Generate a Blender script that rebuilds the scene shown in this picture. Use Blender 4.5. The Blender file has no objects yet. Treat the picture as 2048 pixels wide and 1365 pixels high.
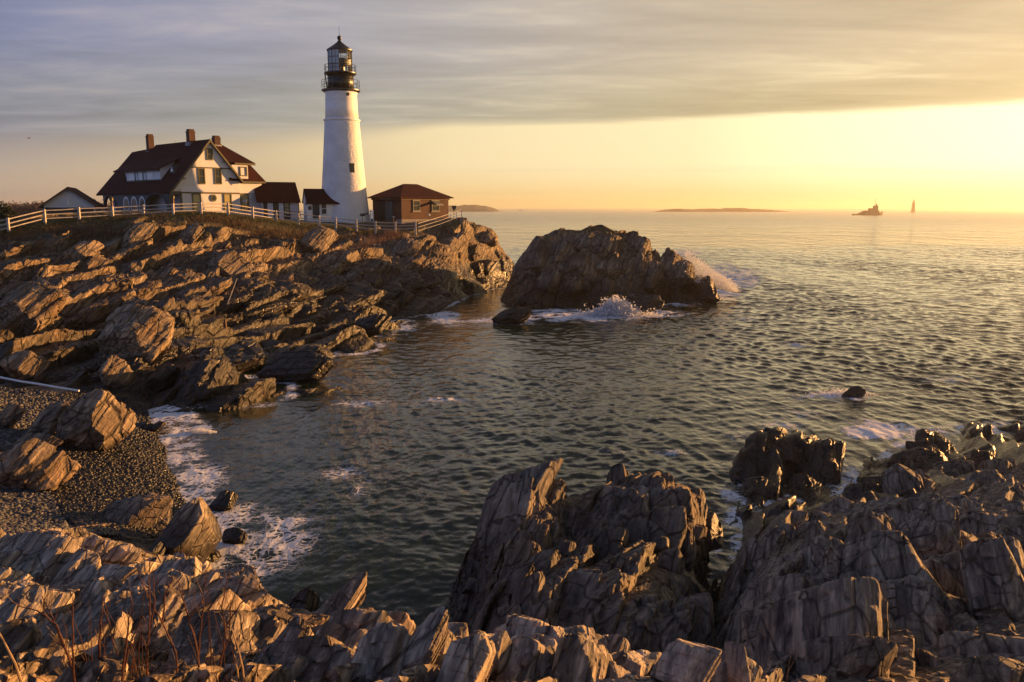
SUN_POWER = 5.0; EXPOSURE = 1.4; SKY = 0.10; DET = 1.0; SKYK = 0.375; HAZE = 0.00013
OVER0 = (0.12, 0.19, 0.42); OVER1 = (0.085, 0.09, 0.122); OVER2 = (0.10, 0.095, 0.105)
DEBUG = False
import bpy, math, random
import numpy as np
from mathutils import Vector, Matrix
C = bpy.context.scene.collection
R = math.radians
rng = np.random.default_rng(7)
random.seed(5)
# ---------------------------------------------------------------- camera model
F = 1650.0; PITCH = math.atan((682.5-418.0)/F); H = 10.5
CP, SP = math.cos(PITCH), math.sin(PITCH)
SUN_AZ, SUN_EL = R(62.0), R(5.0)
SUND = np.array([math.sin(SUN_AZ)*math.cos(SUN_EL), math.cos(SUN_AZ)*math.cos(SUN_EL), math.sin(SUN_EL)])

def ray(px, py):
    x = (px-1024.0)/F; y = (682.5-py)/F
    return np.array([x, CP+y*SP, -SP+y*CP])
def at(px, py, Y):
    d = ray(px, py); k = Y/d[1]
    return np.array([d[0]*k, Y, H+d[2]*k])
def onz(px, py, z=0.0):
    d = ray(px, py); k = (z-H)/d[2]
    return np.array([d[0]*k, d[1]*k, z])
def zat(py, Y, px=1024): return float(at(px, py, Y)[2])
def proj(P):
    x, y, z = P[..., 0], P[..., 1], P[..., 2]-H
    dep = y*CP - z*SP; up = y*SP + z*CP
    return 1024+F*x/dep, 682.5-F*up/dep

# ---------------------------------------------------------------- numeric noise
def _h(a):
    a = a.astype(np.uint32)
    a ^= a >> np.uint32(16); a *= np.uint32(0x7feb352d); a ^= a >> np.uint32(15)
    a *= np.uint32(0x846ca68b); a ^= a >> np.uint32(16)
    return a
def hsh(i, j=0, k=0, seed=0):
    i = np.asarray(i).astype(np.int64); j = np.asarray(j).astype(np.int64); k = np.asarray(k).astype(np.int64)
    a = (i*73856093) ^ (j*19349663) ^ (k*83492791) ^ (seed*2654435)
    return _h((a & 0xffffffff)).astype(np.float64)/4294967295.0
def vnoise(P, seed=0):
    I = np.floor(P).astype(np.int64); f = P-I; f = f*f*f*(f*(f*6-15)+10)
    r = 0.0
    for dx in (0, 1):
        wx = f[:, 0] if dx else 1-f[:, 0]
        for dy in (0, 1):
            wy = f[:, 1] if dy else 1-f[:, 1]
            for dz in (0, 1):
                wz = f[:, 2] if dz else 1-f[:, 2]
                r = r + wx*wy*wz*hsh(I[:, 0]+dx, I[:, 1]+dy, I[:, 2]+dz, seed)
    return r*2-1
def fbm(P, octv=3, seed=0):
    r = 0; a = 1.0
    for o in range(octv):
        r = r + a*vnoise(P*(2.03**o)+o*17.3, seed+o); a *= 0.5
    return r
def nrm(v):
    v = np.asarray(v, float); return v/np.linalg.norm(v)

# joint sets of the rock: bedding normal, sun side joint, shade side joint
STRIKE = nrm([0.30, 0.95, 0.0])
def axes(dip):
    d = R(dip)
    w = nrm([-math.sin(d)*0.95, math.sin(d)*0.30, math.cos(d)])
    return [w, nrm([0.80, -0.52, 0.22]), nrm([-0.42, -0.80, 0.35])]
AX = axes(48)
# axes of a single slab: broad face, sunward end, long axis
SW = nrm([-0.55, -0.35, 0.76]); SE = nrm([0.80, -0.50, 0.33]); SE = nrm(SE-SW*(SE@SW)); SK = nrm(np.cross(SW, SE))
def gstep(f, k):
    t = np.clip((f-0.5)/k+0.5, 0, 1)
    return t*t*(3-2*t)
def terrace(P, scale, strength, seed, k=0.3, warp=0.35, ax=None, off=0.0):
    """snap the surface towards rotated blocks bounded by bedding and joints"""
    ax = AX if ax is None else ax
    wl = max(scale)*1.7
    W = np.stack([vnoise(P/wl+31.7*q, seed+40+q) for q in range(3)], 1)*warp
    D = np.zeros_like(P); st = strength if np.ndim(strength) else float(strength)
    ids = []
    for q in range(3):
        c = P@ax[q]/scale[q] + W[:, q]
        if q == 1: c = c + hsh(ids[0], 3, 1, seed)*9.1
        if q == 2: c = c + hsh(ids[0], ids[1], 5, seed)*9.1
        i = np.floor(c); f = c-i
        f2 = f + 0.0
        e = (gstep(f2, k)-f2)*scale[q]
        D += (e*st)[:, None]*ax[q][None, :]
        ids.append(i)
    if off:
        o = (hsh(ids[0], ids[1], ids[2], seed+3)-0.5)*off
        D += (o*st)[:, None]*np.array([0.25, -0.2, 0.95])[None, :]
    return P+D

_BG = {}
def cube_grid(n):
    if n not in _BG:
        g = np.linspace(-1, 1, n); u, v = np.meshgrid(g, g); o = np.ones_like(u); vs = []; fs = []; k = 0
        for ax in range(3):
            for sgn in (-1, 1):
                p = [None]*3; p[ax] = o*sgn; p[(ax+1) % 3] = u*sgn; p[(ax+2) % 3] = v
                vs.append(np.stack(p, -1).reshape(-1, 3))
                i = np.arange(n-1)[:, None]*n + np.arange(n-1)[None, :]
                fs.append(np.stack([i, i+1, i+n+1, i+n], -1).reshape(-1, 4)+k); k += n*n
        _BG[n] = (np.concatenate(vs), np.concatenate(fs))
    return _BG[n]
def slab_geo(seed, n, dims, jit=0.10, ex=9.0, layers=True, ax=None):
    """one hard edged slab: dims are half lengths along broad normal, sunward end, long axis"""
    P, Fc = cube_grid(n); g = np.random.default_rng(seed)
    P = P/((np.abs(P)**ex).sum(1)**(1/ex))[:, None]
    # skewed joints: the corners of the block shift
    P = P + 0.16*g.normal(size=3)[None]*P[:, [1, 2, 0]] + 0.12*g.normal(size=3)[None]*P[:, [2, 0, 1]]
    for q in range(10):
        a = g.normal(size=3); a[g.integers(3)] *= 2.2; a /= np.linalg.norm(a)
        if q < 3: a = nrm(np.array([1.0, 0.5, 0.0])*[1, g.choice([-1, 1]), 0]+g.normal(size=3)*.3) if q else nrm([0.35+g.normal()*.2, 0.7, 0.8*g.choice([-1, 1])])
        d = 0.72+0.28*g.random() if q >= 3 else 0.78+0.25*g.random()
        e = P@a-d*np.abs(a).sum()**0.5; P = P-np.maximum(e, 0)[:, None]*a*0.97
    Q = P*np.asarray(dims)[None]
    m = float(np.max(dims))
    if layers:   # edges break along the layers
        t = 0.16*m*(0.7+0.6*g.random()); c = Q[:, 0]/t+g.random()*9
        lay = hsh(np.floor(c), 1, 2, seed)-0.5; lay2 = hsh(np.floor(c), 4, 7, seed)-0.5
        edge = np.clip(np.abs(P[:, 1])*1.6-0.6, 0, 1); edge2 = np.clip(np.abs(P[:, 2])*1.6-0.6, 0, 1)
        Q[:, 1] += lay*0.16*dims[1]*edge; Q[:, 2] += lay2*0.16*dims[2]*edge2
        # joints across the slab
        t2 = 0.45*m; c2 = Q[:, 2]/t2+g.random()*9; c1 = Q[:, 1]/(0.38*m)+g.random()*9
        Q[:, 0] += (hsh(np.floor(c2), np.floor(c1), 3, seed)-0.5)*0.16*dims[0]*np.clip(np.abs(P[:, 0])*1.5-0.5, 0, 1)
        for cc, st in ((c2, t2), (c1, 0.38*m)):
            f = cc-np.floor(cc); gr = np.clip(1-np.minimum(f, 1-f)*st/(0.035*m), 0, 1); Q[:, 0] -= gr*0.05*m*np.sign(P[:, 0])
    Q = Q+0.010*m*np.stack([fbm(Q/(0.22*m)+q*5+seed, 3, seed+q) for q in range(3)], 1)
    w0, e0 = (SW, SE) if ax is None else ax
    w = nrm(w0+g.normal(size=3)*jit); e = nrm(e0+g.normal(size=3)*jit); e = nrm(e-w*(e@w)); k = np.cross(w, e)
    return Q[:, :1]*w+Q[:, 1:2]*e+Q[:, 2:]*k, Fc

# ---------------------------------------------------------------- mesh helpers
def mesh_np(name, V, Fc, mat=None, parent=None, smooth=False, attrs=None):
    """V (n,3); Fc (m,3|4) int"""
    me = bpy.data.meshes.new(name)
    n, (m, kk) = len(V), Fc.shape
    me.vertices.add(n); me.vertices.foreach_set('co', np.ascontiguousarray(V, dtype=np.float32).ravel())
    me.loops.add(m*kk); me.loops.foreach_set('vertex_index', np.ascontiguousarray(Fc, dtype=np.int32).ravel())
    me.polygons.add(m); me.polygons.foreach_set('loop_start', np.arange(0, m*kk, kk, dtype=np.int32))
    if smooth: me.polygons.foreach_set('use_smooth', np.ones(m, dtype=bool))
    else: me.polygons.foreach_set('use_smooth', np.zeros(m, dtype=bool))
    me.update(calc_edges=True)
    if attrs:
        for k, a in attrs.items():
            at_ = me.attributes.new(k, 'FLOAT', 'POINT'); at_.data.foreach_set('value', a.astype(np.float32))
    o = bpy.data.objects.new(name, me); C.objects.link(o)
    if mat: me.materials.append(mat)
    if parent: o.parent = parent
    return o
def grid_faces(nr, nc):
    i = np.arange(nr-1)[:, None]*nc + np.arange(nc-1)[None, :]
    return np.stack([i, i+1, i+nc+1, i+nc], -1).reshape(-1, 4)
def drop_unused(V, Fc, attrs=None):
    used = np.zeros(len(V), bool); used[Fc.ravel()] = True
    idx = np.cumsum(used)-1
    return V[used], idx[Fc], ({k: a[used] for k, a in attrs.items()} if attrs else None)

class MB:
    def __init__(s, fr=None): s.v = []; s.f = []; s.fr = fr
    def add(s, vs, fs):
        n = len(s.v)
        for p in vs:
            p = tuple(float(q) for q in p)
            s.v.append(s.fr(p) if s.fr else p)
        s.f += [tuple(n+i for i in f) for f in fs]
        return s
    def box(s, x0, x1, y0, y1, z0, z1):
        return s.add([(x0,y0,z0),(x1,y0,z0),(x1,y1,z0),(x0,y1,z0),(x0,y0,z1),(x1,y0,z1),(x1,y1,z1),(x0,y1,z1)],
              [(0,3,2,1),(4,5,6,7),(0,1,5,4),(1,2,6,5),(2,3,7,6),(3,0,4,7)])
    def prism(s, poly, d0, d1, axis):
        """poly: 2d points in the plane of the other two axes, extruded d0..d1 along axis"""
        n = len(poly)
        def mk(p, d):
            if axis == 'x': return (d, p[0], p[1])
            if axis == 'y': return (p[0], d, p[1])
            return (p[0], p[1], d)
        vs = [mk(p, d0) for p in poly]+[mk(p, d1) for p in poly]
        return s.add(vs, [tuple(range(n))[::-1], tuple(range(n, 2*n))]+[(i, (i+1) % n, n+(i+1) % n, n+i) for i in range(n)])
    def tube(s, pts, r, n=6, r2=None):
        pts = [Vector(p) for p in pts]; L = len(pts); vs = []; fs = []
        for i, p in enumerate(pts):
            d = (pts[min(i+1, L-1)]-pts[max(i-1, 0)]).normalized()
            a = d.orthogonal().normalized() if i == 0 else (a-d*a.dot(d)).normalized()
            b = d.cross(a)
            rr = r if r2 is None else r+(r2-r)*i/(L-1)
            for k in range(n):
                t = 2*math.pi*k/n
                vs.append(p+a*(rr*math.cos(t))+b*(rr*math.sin(t)))
        for i in range(L-1):
            for k in range(n):
                fs.append((i*n+k, i*n+(k+1) % n, (i+1)*n+(k+1) % n, (i+1)*n+k))
        fs += [tuple(range(n))[::-1], tuple(range((L-1)*n, L*n))]
        return s.add(vs, fs)
    def lathe(s, prof, n=48, c=(0, 0)):
        vs = []; fs = []; L = len(prof)
        for r, z in prof:
            for k in range(n):
                t = 2*math.pi*k/n
                vs.append((c[0]+r*math.cos(t), c[1]+r*math.sin(t), z))
        for i in range(L-1):
            for k in range(n):
                fs.append((i*n+k, i*n+(k+1) % n, (i+1)*n+(k+1) % n, (i+1)*n+k))
        fs += [tuple(range(n))[::-1], tuple(range((L-1)*n, L*n))]
        return s.add(vs, fs)
    def build(s, name, mat, parent=None, smooth=False):
        me = bpy.data.meshes.new(name)
        vs = s.v
        if parent is not None:
            inv = Vector(parent.location) if parent.type == 'EMPTY' else (Vector(parent.parent.location) if parent.parent else Vector((0, 0, 0)))
            vs = [tuple(Vector(v)-inv) for v in vs]
        me.from_pydata(vs, [], s.f); me.update()
        if smooth:
            me.polygons.foreach_set('use_smooth', np.ones(len(me.polygons), dtype=bool))
        if mat: me.materials.append(mat)
        o = bpy.data.objects.new(name, me); C.objects.link(o)
        if parent is not None: o.parent = parent
        return o
def tag(o, label=None, cat=None, group=None, kind=None):
    if label: o['label'] = label
    if cat: o['category'] = cat
    if group: o['group'] = group
    if kind: o['kind'] = kind
    return o
def thing(name, loc, label, cat, group=None):
    o = bpy.data.objects.new(name, None); C.objects.link(o)
    o.location = tuple(float(q) for q in loc); o.empty_display_size = 0.3
    return tag(o, label, cat, group)

# ---------------------------------------------------------------- materials
class NT:
    def __init__(s, name):
        s.m = bpy.data.materials.new(name); s.m.use_nodes = True
        s.t = s.m.node_tree; s.n = s.t.nodes; s.l = s.t.links
        s.b = s.n['Principled BSDF']
    def node(s, typ, **kw):
        n = s.n.new(typ)
        for k, v in kw.items(): setattr(n, k, v)
        return n
    def put(s, a, b):
        if hasattr(a, 'outputs'): a = a.outputs[0]
        s.l.new(a, b)
    def val(s, sock, v):
        if isinstance(v, (int, float)): sock.default_value = v
        elif isinstance(v, tuple): sock.default_value = v if len(v) == len(sock.default_value) else (*v, 1)
        else: s.put(v, sock)
    def math(s, op, a, b=0.0, c=None, clamp=False):
        n = s.node('ShaderNodeMath', operation=op, use_clamp=clamp)
        s.val(n.inputs[0], a); s.val(n.inputs[1], b)
        if c is not None: s.val(n.inputs[2], c)
        return n.outputs[0]
    def mix(s, f, a, b, mode='MIX'):
        n = s.node('ShaderNodeMix', data_type='RGBA', blend_type=mode)
        s.val(n.inputs[0], f); s.val(n.inputs[6], a); s.val(n.inputs[7], b)
        return n.outputs[2]
    def noise(s, vec, scale, detail=4, rough=0.55, dist=0.0):
        n = s.node('ShaderNodeTexNoise'); n.inputs['Scale'].default_value = scale
        n.inputs['Detail'].default_value = detail; n.inputs['Roughness'].default_value = rough
        n.inputs['Distortion'].default_value = dist
        if vec is not None: s.put(vec, n.inputs['Vector'])
        return n.outputs[0]
    def ramp(s, f, stops, interp='LINEAR'):
        n = s.node('ShaderNodeValToRGB'); s.put(f, n.inputs[0]); cr = n.color_ramp; cr.interpolation = interp
        while len(cr.elements) < len(stops): cr.elements.new(0.5)
        for e, (p, c) in zip(cr.elements, stops):
            e.position = p; e.color = (*c, 1) if isinstance(c, tuple) else (c, c, c, 1)
        return n.outputs[0]
    def maprange(s, v, a, b, c=0.0, d=1.0, smooth=True):
        n = s.node('ShaderNodeMapRange'); n.interpolation_type = 'SMOOTHSTEP' if smooth else 'LINEAR'
        s.val(n.inputs[0], v)
        for i, q in enumerate((a, b, c, d)): s.val(n.inputs[1+i], q)
        return n.outputs[0]
    def bump(s, h, strength, dist, normal=None):
        n = s.node('ShaderNodeBump'); n.inputs['Strength'].default_value = strength
        n.inputs['Distance'].default_value = dist; s.put(h, n.inputs['Height'])
        if normal is not None: s.put(normal, n.inputs['Normal'])
        return n.outputs[0]
    def vmath(s, op, a, b):
        n = s.node('ShaderNodeVectorMath', operation=op); s.val(n.inputs[0], a)
        s.val(n.inputs[1], b)
        return n.outputs['Value'] if op in ('DOT_PRODUCT', 'LENGTH') else n.outputs[0]
    def comb(s, x, y, z):
        n = s.node('ShaderNodeCombineXYZ'); s.val(n.inputs[0], x); s.val(n.inputs[1], y); s.val(n.inputs[2], z)
        return n.outputs[0]
    def pos(s): return s.node('ShaderNodeNewGeometry').outputs['Position']
    def obj(s): return s.node('ShaderNodeTexCoord').outputs['Object']
    def sep(s, v):
        n = s.node('ShaderNodeSeparateXYZ'); s.put(v, n.inputs[0]); return n.outputs

def paint(name, col, rough=0.6, var=0.12, scale=3.0, bump=0.0, metal=0.0, bscale=20):
    t = NT(name); p = t.pos()
    n = t.noise(p, scale, 5)
    c = t.mix(t.maprange(n, 0.3, 0.7), tuple(q*(1-var) for q in col), tuple(min(1, q*(1+var)) for q in col))
    t.put(c, t.b.inputs['Base Color']); t.b.inputs['Roughness'].default_value = rough
    t.b.inputs['Metallic'].default_value = metal
    if bump: t.put(t.bump(t.noise(p, bscale, 3), bump, 0.02), t.b.inputs['Normal'])
    return t.m

def rock_mat(name, kind):
    t = NT(name); p = t.pos(); xyz = t.sep(p)
    w = t.vmath('DOT_PRODUCT', p, tuple(SW)); a = t.vmath('DOT_PRODUCT', p, tuple(SK))
    v = t.vmath('DOT_PRODUCT', p, tuple(SE))
    big = t.noise(p, 0.35, 4)
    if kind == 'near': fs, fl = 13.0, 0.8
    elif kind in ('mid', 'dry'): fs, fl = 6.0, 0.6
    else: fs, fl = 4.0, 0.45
    # the foliation bends: layers wander a little
    wv = t.math('ADD', t.math('MULTIPLY', w, fs), t.math('MULTIPLY', t.noise(p, 0.8, 3), fs*0.22))
    vec = t.comb(wv, t.math('MULTIPLY', a, fl), t.math('MULTIPLY', v, fs*0.55))
    fol = t.noise(vec, 1.0, 7, 0.68)
    fol2 = t.noise(vec, 0.33, 5, 0.6)
    grain = t.noise(p, 45.0 if kind == 'near' else 12.0, 4, 0.7)
    spots = t.noise(p, 5.0 if kind == 'near' else 2.0, 5, 0.7)
    c = t.ramp(fol, [(0.30, (0.030, 0.028, 0.029)), (0.42, (0.12, 0.112, 0.110)), (0.54, (0.25, 0.23, 0.212)), (0.66, (0.46, 0.415, 0.365))])
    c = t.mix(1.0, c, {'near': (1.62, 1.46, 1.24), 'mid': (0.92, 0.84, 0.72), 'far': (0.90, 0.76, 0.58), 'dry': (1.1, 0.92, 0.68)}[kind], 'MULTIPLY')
    c = t.mix(t.maprange(fol2, 0.42, 0.62), c, t.mix(1.0, c, (0.60, 0.57, 0.55), 'MULTIPLY'))
    c = t.mix(t.maprange(big, 0.48, 0.66), c, t.mix(1.0, c, (0.95, 0.84, 0.72), 'MULTIPLY'))
    # ochre and rust staining, pale lichen
    c = t.mix(t.math('MULTIPLY', t.maprange(spots, 0.58, 0.72), 0.30), c, (0.13, 0.068, 0.032))
    c = t.mix(t.math('MULTIPLY', t.maprange(grain, 0.66, 0.76), 0.5), c, (0.30, 0.29, 0.275))
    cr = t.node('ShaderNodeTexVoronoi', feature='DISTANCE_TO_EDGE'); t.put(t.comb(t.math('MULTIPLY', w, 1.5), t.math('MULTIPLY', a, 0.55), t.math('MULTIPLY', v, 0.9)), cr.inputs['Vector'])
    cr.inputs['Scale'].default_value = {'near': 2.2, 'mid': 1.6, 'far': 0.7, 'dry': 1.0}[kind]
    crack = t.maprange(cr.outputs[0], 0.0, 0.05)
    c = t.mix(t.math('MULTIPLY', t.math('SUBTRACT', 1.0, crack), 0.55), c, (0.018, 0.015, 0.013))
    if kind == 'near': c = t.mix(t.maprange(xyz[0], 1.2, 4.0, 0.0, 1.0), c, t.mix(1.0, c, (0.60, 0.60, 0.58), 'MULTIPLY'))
    # tide band: wet dark rock and weed near the water
    zz = t.math('ADD', xyz[2], t.math('MULTIPLY', t.math('SUBTRACT', big, 0.5), 3.2))
    if kind == 'far': zz = t.math('ADD', zz, t.math('ADD', t.maprange(xyz[0], -34, -22, 1.5, -0.2), t.maprange(xyz[0], 0, 5, 0.0, 1.3)))
    top = {'near': (0.7, 2.3), 'mid': (1.3, 3.5), 'far': (2.2, 4.6), 'dry': (0.2, 1.3)}[kind]
    tide = t.maprange(zz, top[0], top[1], 1.0, 0.0)
    dark = t.mix(t.maprange(spots, 0.42, 0.6), (0.008, 0.007, 0.006), (0.026, 0.020, 0.011))
    c = t.mix(t.math('MULTIPLY', tide, 0.93), c, dark)
    gl = t.maprange(tide, 0.25, 1.0, 0.82, 0.34)
    nz = t.sep(t.node('ShaderNodeNewGeometry').outputs['Normal'])[2]
    if kind == 'far':   # soil, moss and turf on the flat top of the headland
        g = t.math('MULTIPLY', t.maprange(t.math('ADD', xyz[2], t.math('MULTIPLY', t.math('SUBTRACT', t.noise(p, 0.45, 5), 0.5), 3.4)), 7.0, 8.1), t.maprange(nz, 0.35, 0.75))
        turf = t.mix(t.maprange(t.noise(p, 1.4, 5), 0.4, 0.62), (0.040, 0.048, 0.012), (0.10, 0.072, 0.030))
        c = t.mix(g, c, turf)
        g2 = t.math('MULTIPLY', t.math('MULTIPLY', t.maprange(t.noise(p, 0.22, 4), 0.5, 0.58), t.maprange(xyz[2], 4.2, 5.6)), t.maprange(nz, 0.3, 0.7))
        c = t.mix(t.math('MULTIPLY', g2, 0.85), c, (0.050, 0.032, 0.018))
    if kind == 'near':  # soil in the hollows nearest the camera
        g = t.math('MULTIPLY', t.math('MULTIPLY', t.maprange(t.math('ADD', xyz[2], t.math('MULTIPLY', t.math('SUBTRACT', t.noise(p, 0.9, 5), 0.5), 2.2)), 5.0, 5.6), t.maprange(nz, 0.55, 0.85)), t.maprange(xyz[0], -1.2, -2.0))
        c = t.mix(t.math('MULTIPLY', g, 0.8), c, t.mix(t.maprange(grain, .4, .6), (0.035, 0.024, 0.014), (0.09, 0.06, 0.032)))
    t.put(c, t.b.inputs['Base Color']); t.put(gl, t.b.inputs['Roughness'])
    t.b.inputs['Specular IOR Level'].default_value = 0.4
    d = {'near': 0.035, 'mid': 0.09, 'far': 0.16, 'dry': 0.08}[kind]
    b1 = t.bump(fol, 1.0, d*1.3)
    b1 = t.bump(crack, 0.9, d*1.2, b1)
    b2 = t.bump(t.noise(p, {'near': 22.0, 'mid': 10.0, 'far': 5.0, 'dry': 8.0}[kind], 5, 0.7), 0.5, d*0.5, b1)
    t.put(b2, t.b.inputs['Normal'])
    return t.m
# ---------------------------------------------------------------- camera, sun, sky
cam = bpy.data.cameras.new('camera'); camo = bpy.data.objects.new('camera', cam); C.objects.link(camo)
cam.sensor_width = 36.0; cam.lens = 36.0*F/2048.0; cam.clip_start = 0.1; cam.clip_end = 60000
camo.location = (0, 0, H); camo.rotation_euler = (math.pi/2-PITCH, 0, 0)
bpy.context.scene.camera = camo
sun = bpy.data.lights.new('sun', 'SUN'); suno = bpy.data.objects.new('sun', sun); C.objects.link(suno)
sun.energy = SUN_POWER; sun.color = (1.0, 0.47, 0.145); sun.angle = R(0.6)
suno.rotation_euler = Vector(tuple(-SUND)).to_track_quat('-Z', 'Y').to_euler()
sc = bpy.context.scene
sc.view_settings.view_transform = 'Standard'; sc.view_settings.look = 'None'
sc.view_settings.exposure = EXPOSURE; sc.view_settings.gamma = 1.0
try: sc.view_settings.use_curve_mapping = False
except Exception: pass
sc.cycles.use_denoising = True
sc.cycles.max_bounces = 6; sc.cycles.volume_bounces = 0; sc.cycles.transparent_max_bounces = 8
sc.cycles.caustics_reflective = False; sc.cycles.caustics_refractive = False

def make_world():
    w = bpy.data.worlds.new('World'); sc.world = w; w.use_nodes = True
    t = NT.__new__(NT); t.m = w; t.t = w.node_tree; t.n = t.t.nodes; t.l = t.t.links
    bg = t.n['Background']
    d = t.node('ShaderNodeTexCoord').outputs['Generated']
    x, y, z = t.sep(d)
    hl = t.math('SQRT', t.math('ADD', t.math('ADD', t.math('MULTIPLY', x, x), t.math('MULTIPLY', y, y)), 1e-5))
    s = t.math('DIVIDE', t.math('ADD', t.math('MULTIPLY', x, math.sin(R(56))), t.math('MULTIPLY', y, math.cos(R(56)))), hl)
    s01 = t.math('MULTIPLY_ADD', s, 0.5, 0.5)          # 0 opposite the sun, 1 towards it
    zc = t.math('MAXIMUM', z, 0.0)
    # plane of the cloud deck
    k = t.math('ADD', zc, 0.045)
    cx, cy = t.math('DIVIDE', x, k), t.math('DIVIDE', y, k)
    cvec = t.comb(t.math('MULTIPLY', cx, 0.30), t.math('MULTIPLY', cy, 0.62), 0.0)
    n1 = t.noise(cvec, 0.9, 6, 0.55, 0.4)
    n2 = t.noise(t.comb(t.math('MULTIPLY', cx, 0.16), t.math('MULTIPLY', cy, 0.5), 3.0), 0.7, 4, 0.5, 0.2)
    # clear strip under the deck
    def S(v): return 0.5+0.5*v
    gap = t.ramp(s01, [(0.0, (0.26, 0.35, 0.60)), (S(0.0), (0.47, 0.38, 0.31)), (S(0.28), (0.63, 0.49, 0.31)), (S(0.5), (0.90, 0.73, 0.43)), (S(0.72), (1.0, 0.85, 0.50)), (S(0.88), (1.3, 1.2, 0.74)), (1.0, (1.5, 1.4, 0.95))])
    hor = t.ramp(s01, [(0.0, (0.27, 0.31, 0.48)), (S(0.0), (0.47, 0.35, 0.28)), (S(0.28), (0.66, 0.46, 0.24)), (S(0.5), (0.88, 0.60, 0.25)), (S(0.72), (0.97, 0.70, 0.27)), (S(0.9), (1.0, 0.84, 0.38)), (1.0, (1.0, 0.86, 0.4))])
    clear = t.mix(t.maprange(zc, 0.0, 0.055), hor, gap)
    thin = t.maprange(n2, 0.42, 0.68)
    # bright core low in the east, where the sun shines through the strip
    dot = t.vmath('DOT_PRODUCT', d, tuple(float(q) for q in SUND))
    glow = t.math('POWER', t.math('MAXIMUM', dot, 0.0), 26.0)
    clear = t.mix(t.math('MULTIPLY', glow, 0.75), clear, (1.25, 1.1, 0.72), 'ADD')
    cloud = t.ramp(s01, [(0.0, (0.20, 0.29, 0.56)), (S(-0.3), (0.19, 0.25, 0.46)), (S(0.03), (0.185, 0.205, 0.345)), (S(0.28), (0.30, 0.295, 0.375)), (S(0.5), (0.43, 0.39, 0.375)), (S(0.72), (0.53, 0.43, 0.31)), (S(0.9), (0.68, 0.52, 0.31)), (1.0, (0.78, 0.61, 0.36))])
    lowc = t.ramp(s01, [(0.0, (0.22, 0.30, 0.55)), (S(0.03), (0.22, 0.225, 0.285)), (S(0.3), (0.34, 0.33, 0.31)), (S(0.55), (0.45, 0.40, 0.295)), (S(0.75), (0.58, 0.475, 0.275)), (S(0.9), (0.70, 0.545, 0.29)), (1.0, (0.8, 0.6, 0.3))])
    cloud = t.mix(t.maprange(zc, 0.10, 0.19, 1.0, 0.0), cloud, lowc)
    n3 = t.noise(t.comb(t.math('MULTIPLY', cx, 0.55), t.math('MULTIPLY', cy, 1.25), 5.0), 1.5, 6, 0.62, 0.5)
    rag = t.math('ADD', t.math('MULTIPLY', t.math('SUBTRACT', n1, 0.5), 1.0), t.math('MULTIPLY', t.math('SUBTRACT', n3, 0.5), 0.85))
    var = t.math('ADD', rag, 1.0)
    vv = t.node('ShaderNodeVectorMath', operation='SCALE'); t.put(cloud, vv.inputs[0]); t.put(var, vv.inputs['Scale'])
    cloud = vv.outputs[0]
    warm = t.math('MULTIPLY', t.maprange(rag, 0.02, 0.30), 0.26)
    cloud = t.mix(warm, cloud, gap)
    # overhead the deck is a dull slate, brighter blue behind the viewer
    over = t.ramp(s01, [(0.0, OVER0), (0.5, OVER1), (1.0, OVER2)])
    cloud = t.mix(t.maprange(zc, 0.235, 0.45), cloud, over)
    edge = t.ramp(s01, [(S(-0.2), 0.035), (S(0.02), 0.058), (S(0.3), 0.080), (S(0.5), 0.0985), (S(0.72), 0.101), (S(0.93), 0.1075)])
    soft = t.ramp(s01, [(S(-0.2), 0.09), (S(0.02), 0.075), (S(0.3), 0.050), (S(0.45), 0.020), (S(0.6), 0.011), (1.0, 0.009)])
    zz = t.math('SUBTRACT', t.math('ADD', zc, t.math('MULTIPLY', rag, 0.016)), edge)
    mask = t.maprange(t.math('DIVIDE', zz, soft), -0.5, 0.5)
    bars = t.math('MULTIPLY', t.maprange(t.noise(t.comb(t.math('MULTIPLY', cx, 0.10), t.math('MULTIPLY', cy, 0.55), 7.0), 0.55, 4), 0.54, 0.7), 0.22)
    col = t.mix(t.math('MAXIMUM', mask, bars), clear, cloud)
    sky = t.node('ShaderNodeTexSky', sky_type='NISHITA'); sky.sun_disc = False
    sky.sun_elevation = SUN_EL; sky.sun_rotation = SUN_AZ; sky.dust_density = 3.0
    # the physical sky shows through the deck a little
    s2 = t.node('ShaderNodeVectorMath', operation='SCALE'); t.put(sky.outputs[0], s2.inputs[0]); s2.inputs['Scale'].default_value = 0.10*0.10/SKY
    s1 = t.node('ShaderNodeVectorMath', operation='SCALE'); t.put(col, s1.inputs[0]); s1.inputs['Scale'].default_value = SKYK/SKY
    add = t.vmath('ADD', s1.outputs[0], s2.outputs[0])
    t.put(add, bg.inputs['Color']); bg.inputs['Strength'].default_value = SKY
make_world()

# ---------------------------------------------------------------- ground shape of the whole cove
CTRL = []   # X, Y, Z, rough
def cz(px, py, z, r=1.0): P = onz(px, py, z); CTRL.append((*P, r))
def cy(px, py, Y, r=1.0): P = at(px, py, Y); CTRL.append((*P, r))
def cw(px, Y, z, r=1.0): CTRL.append(((px-1024)/F*Y*CP, Y, z, r))
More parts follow.
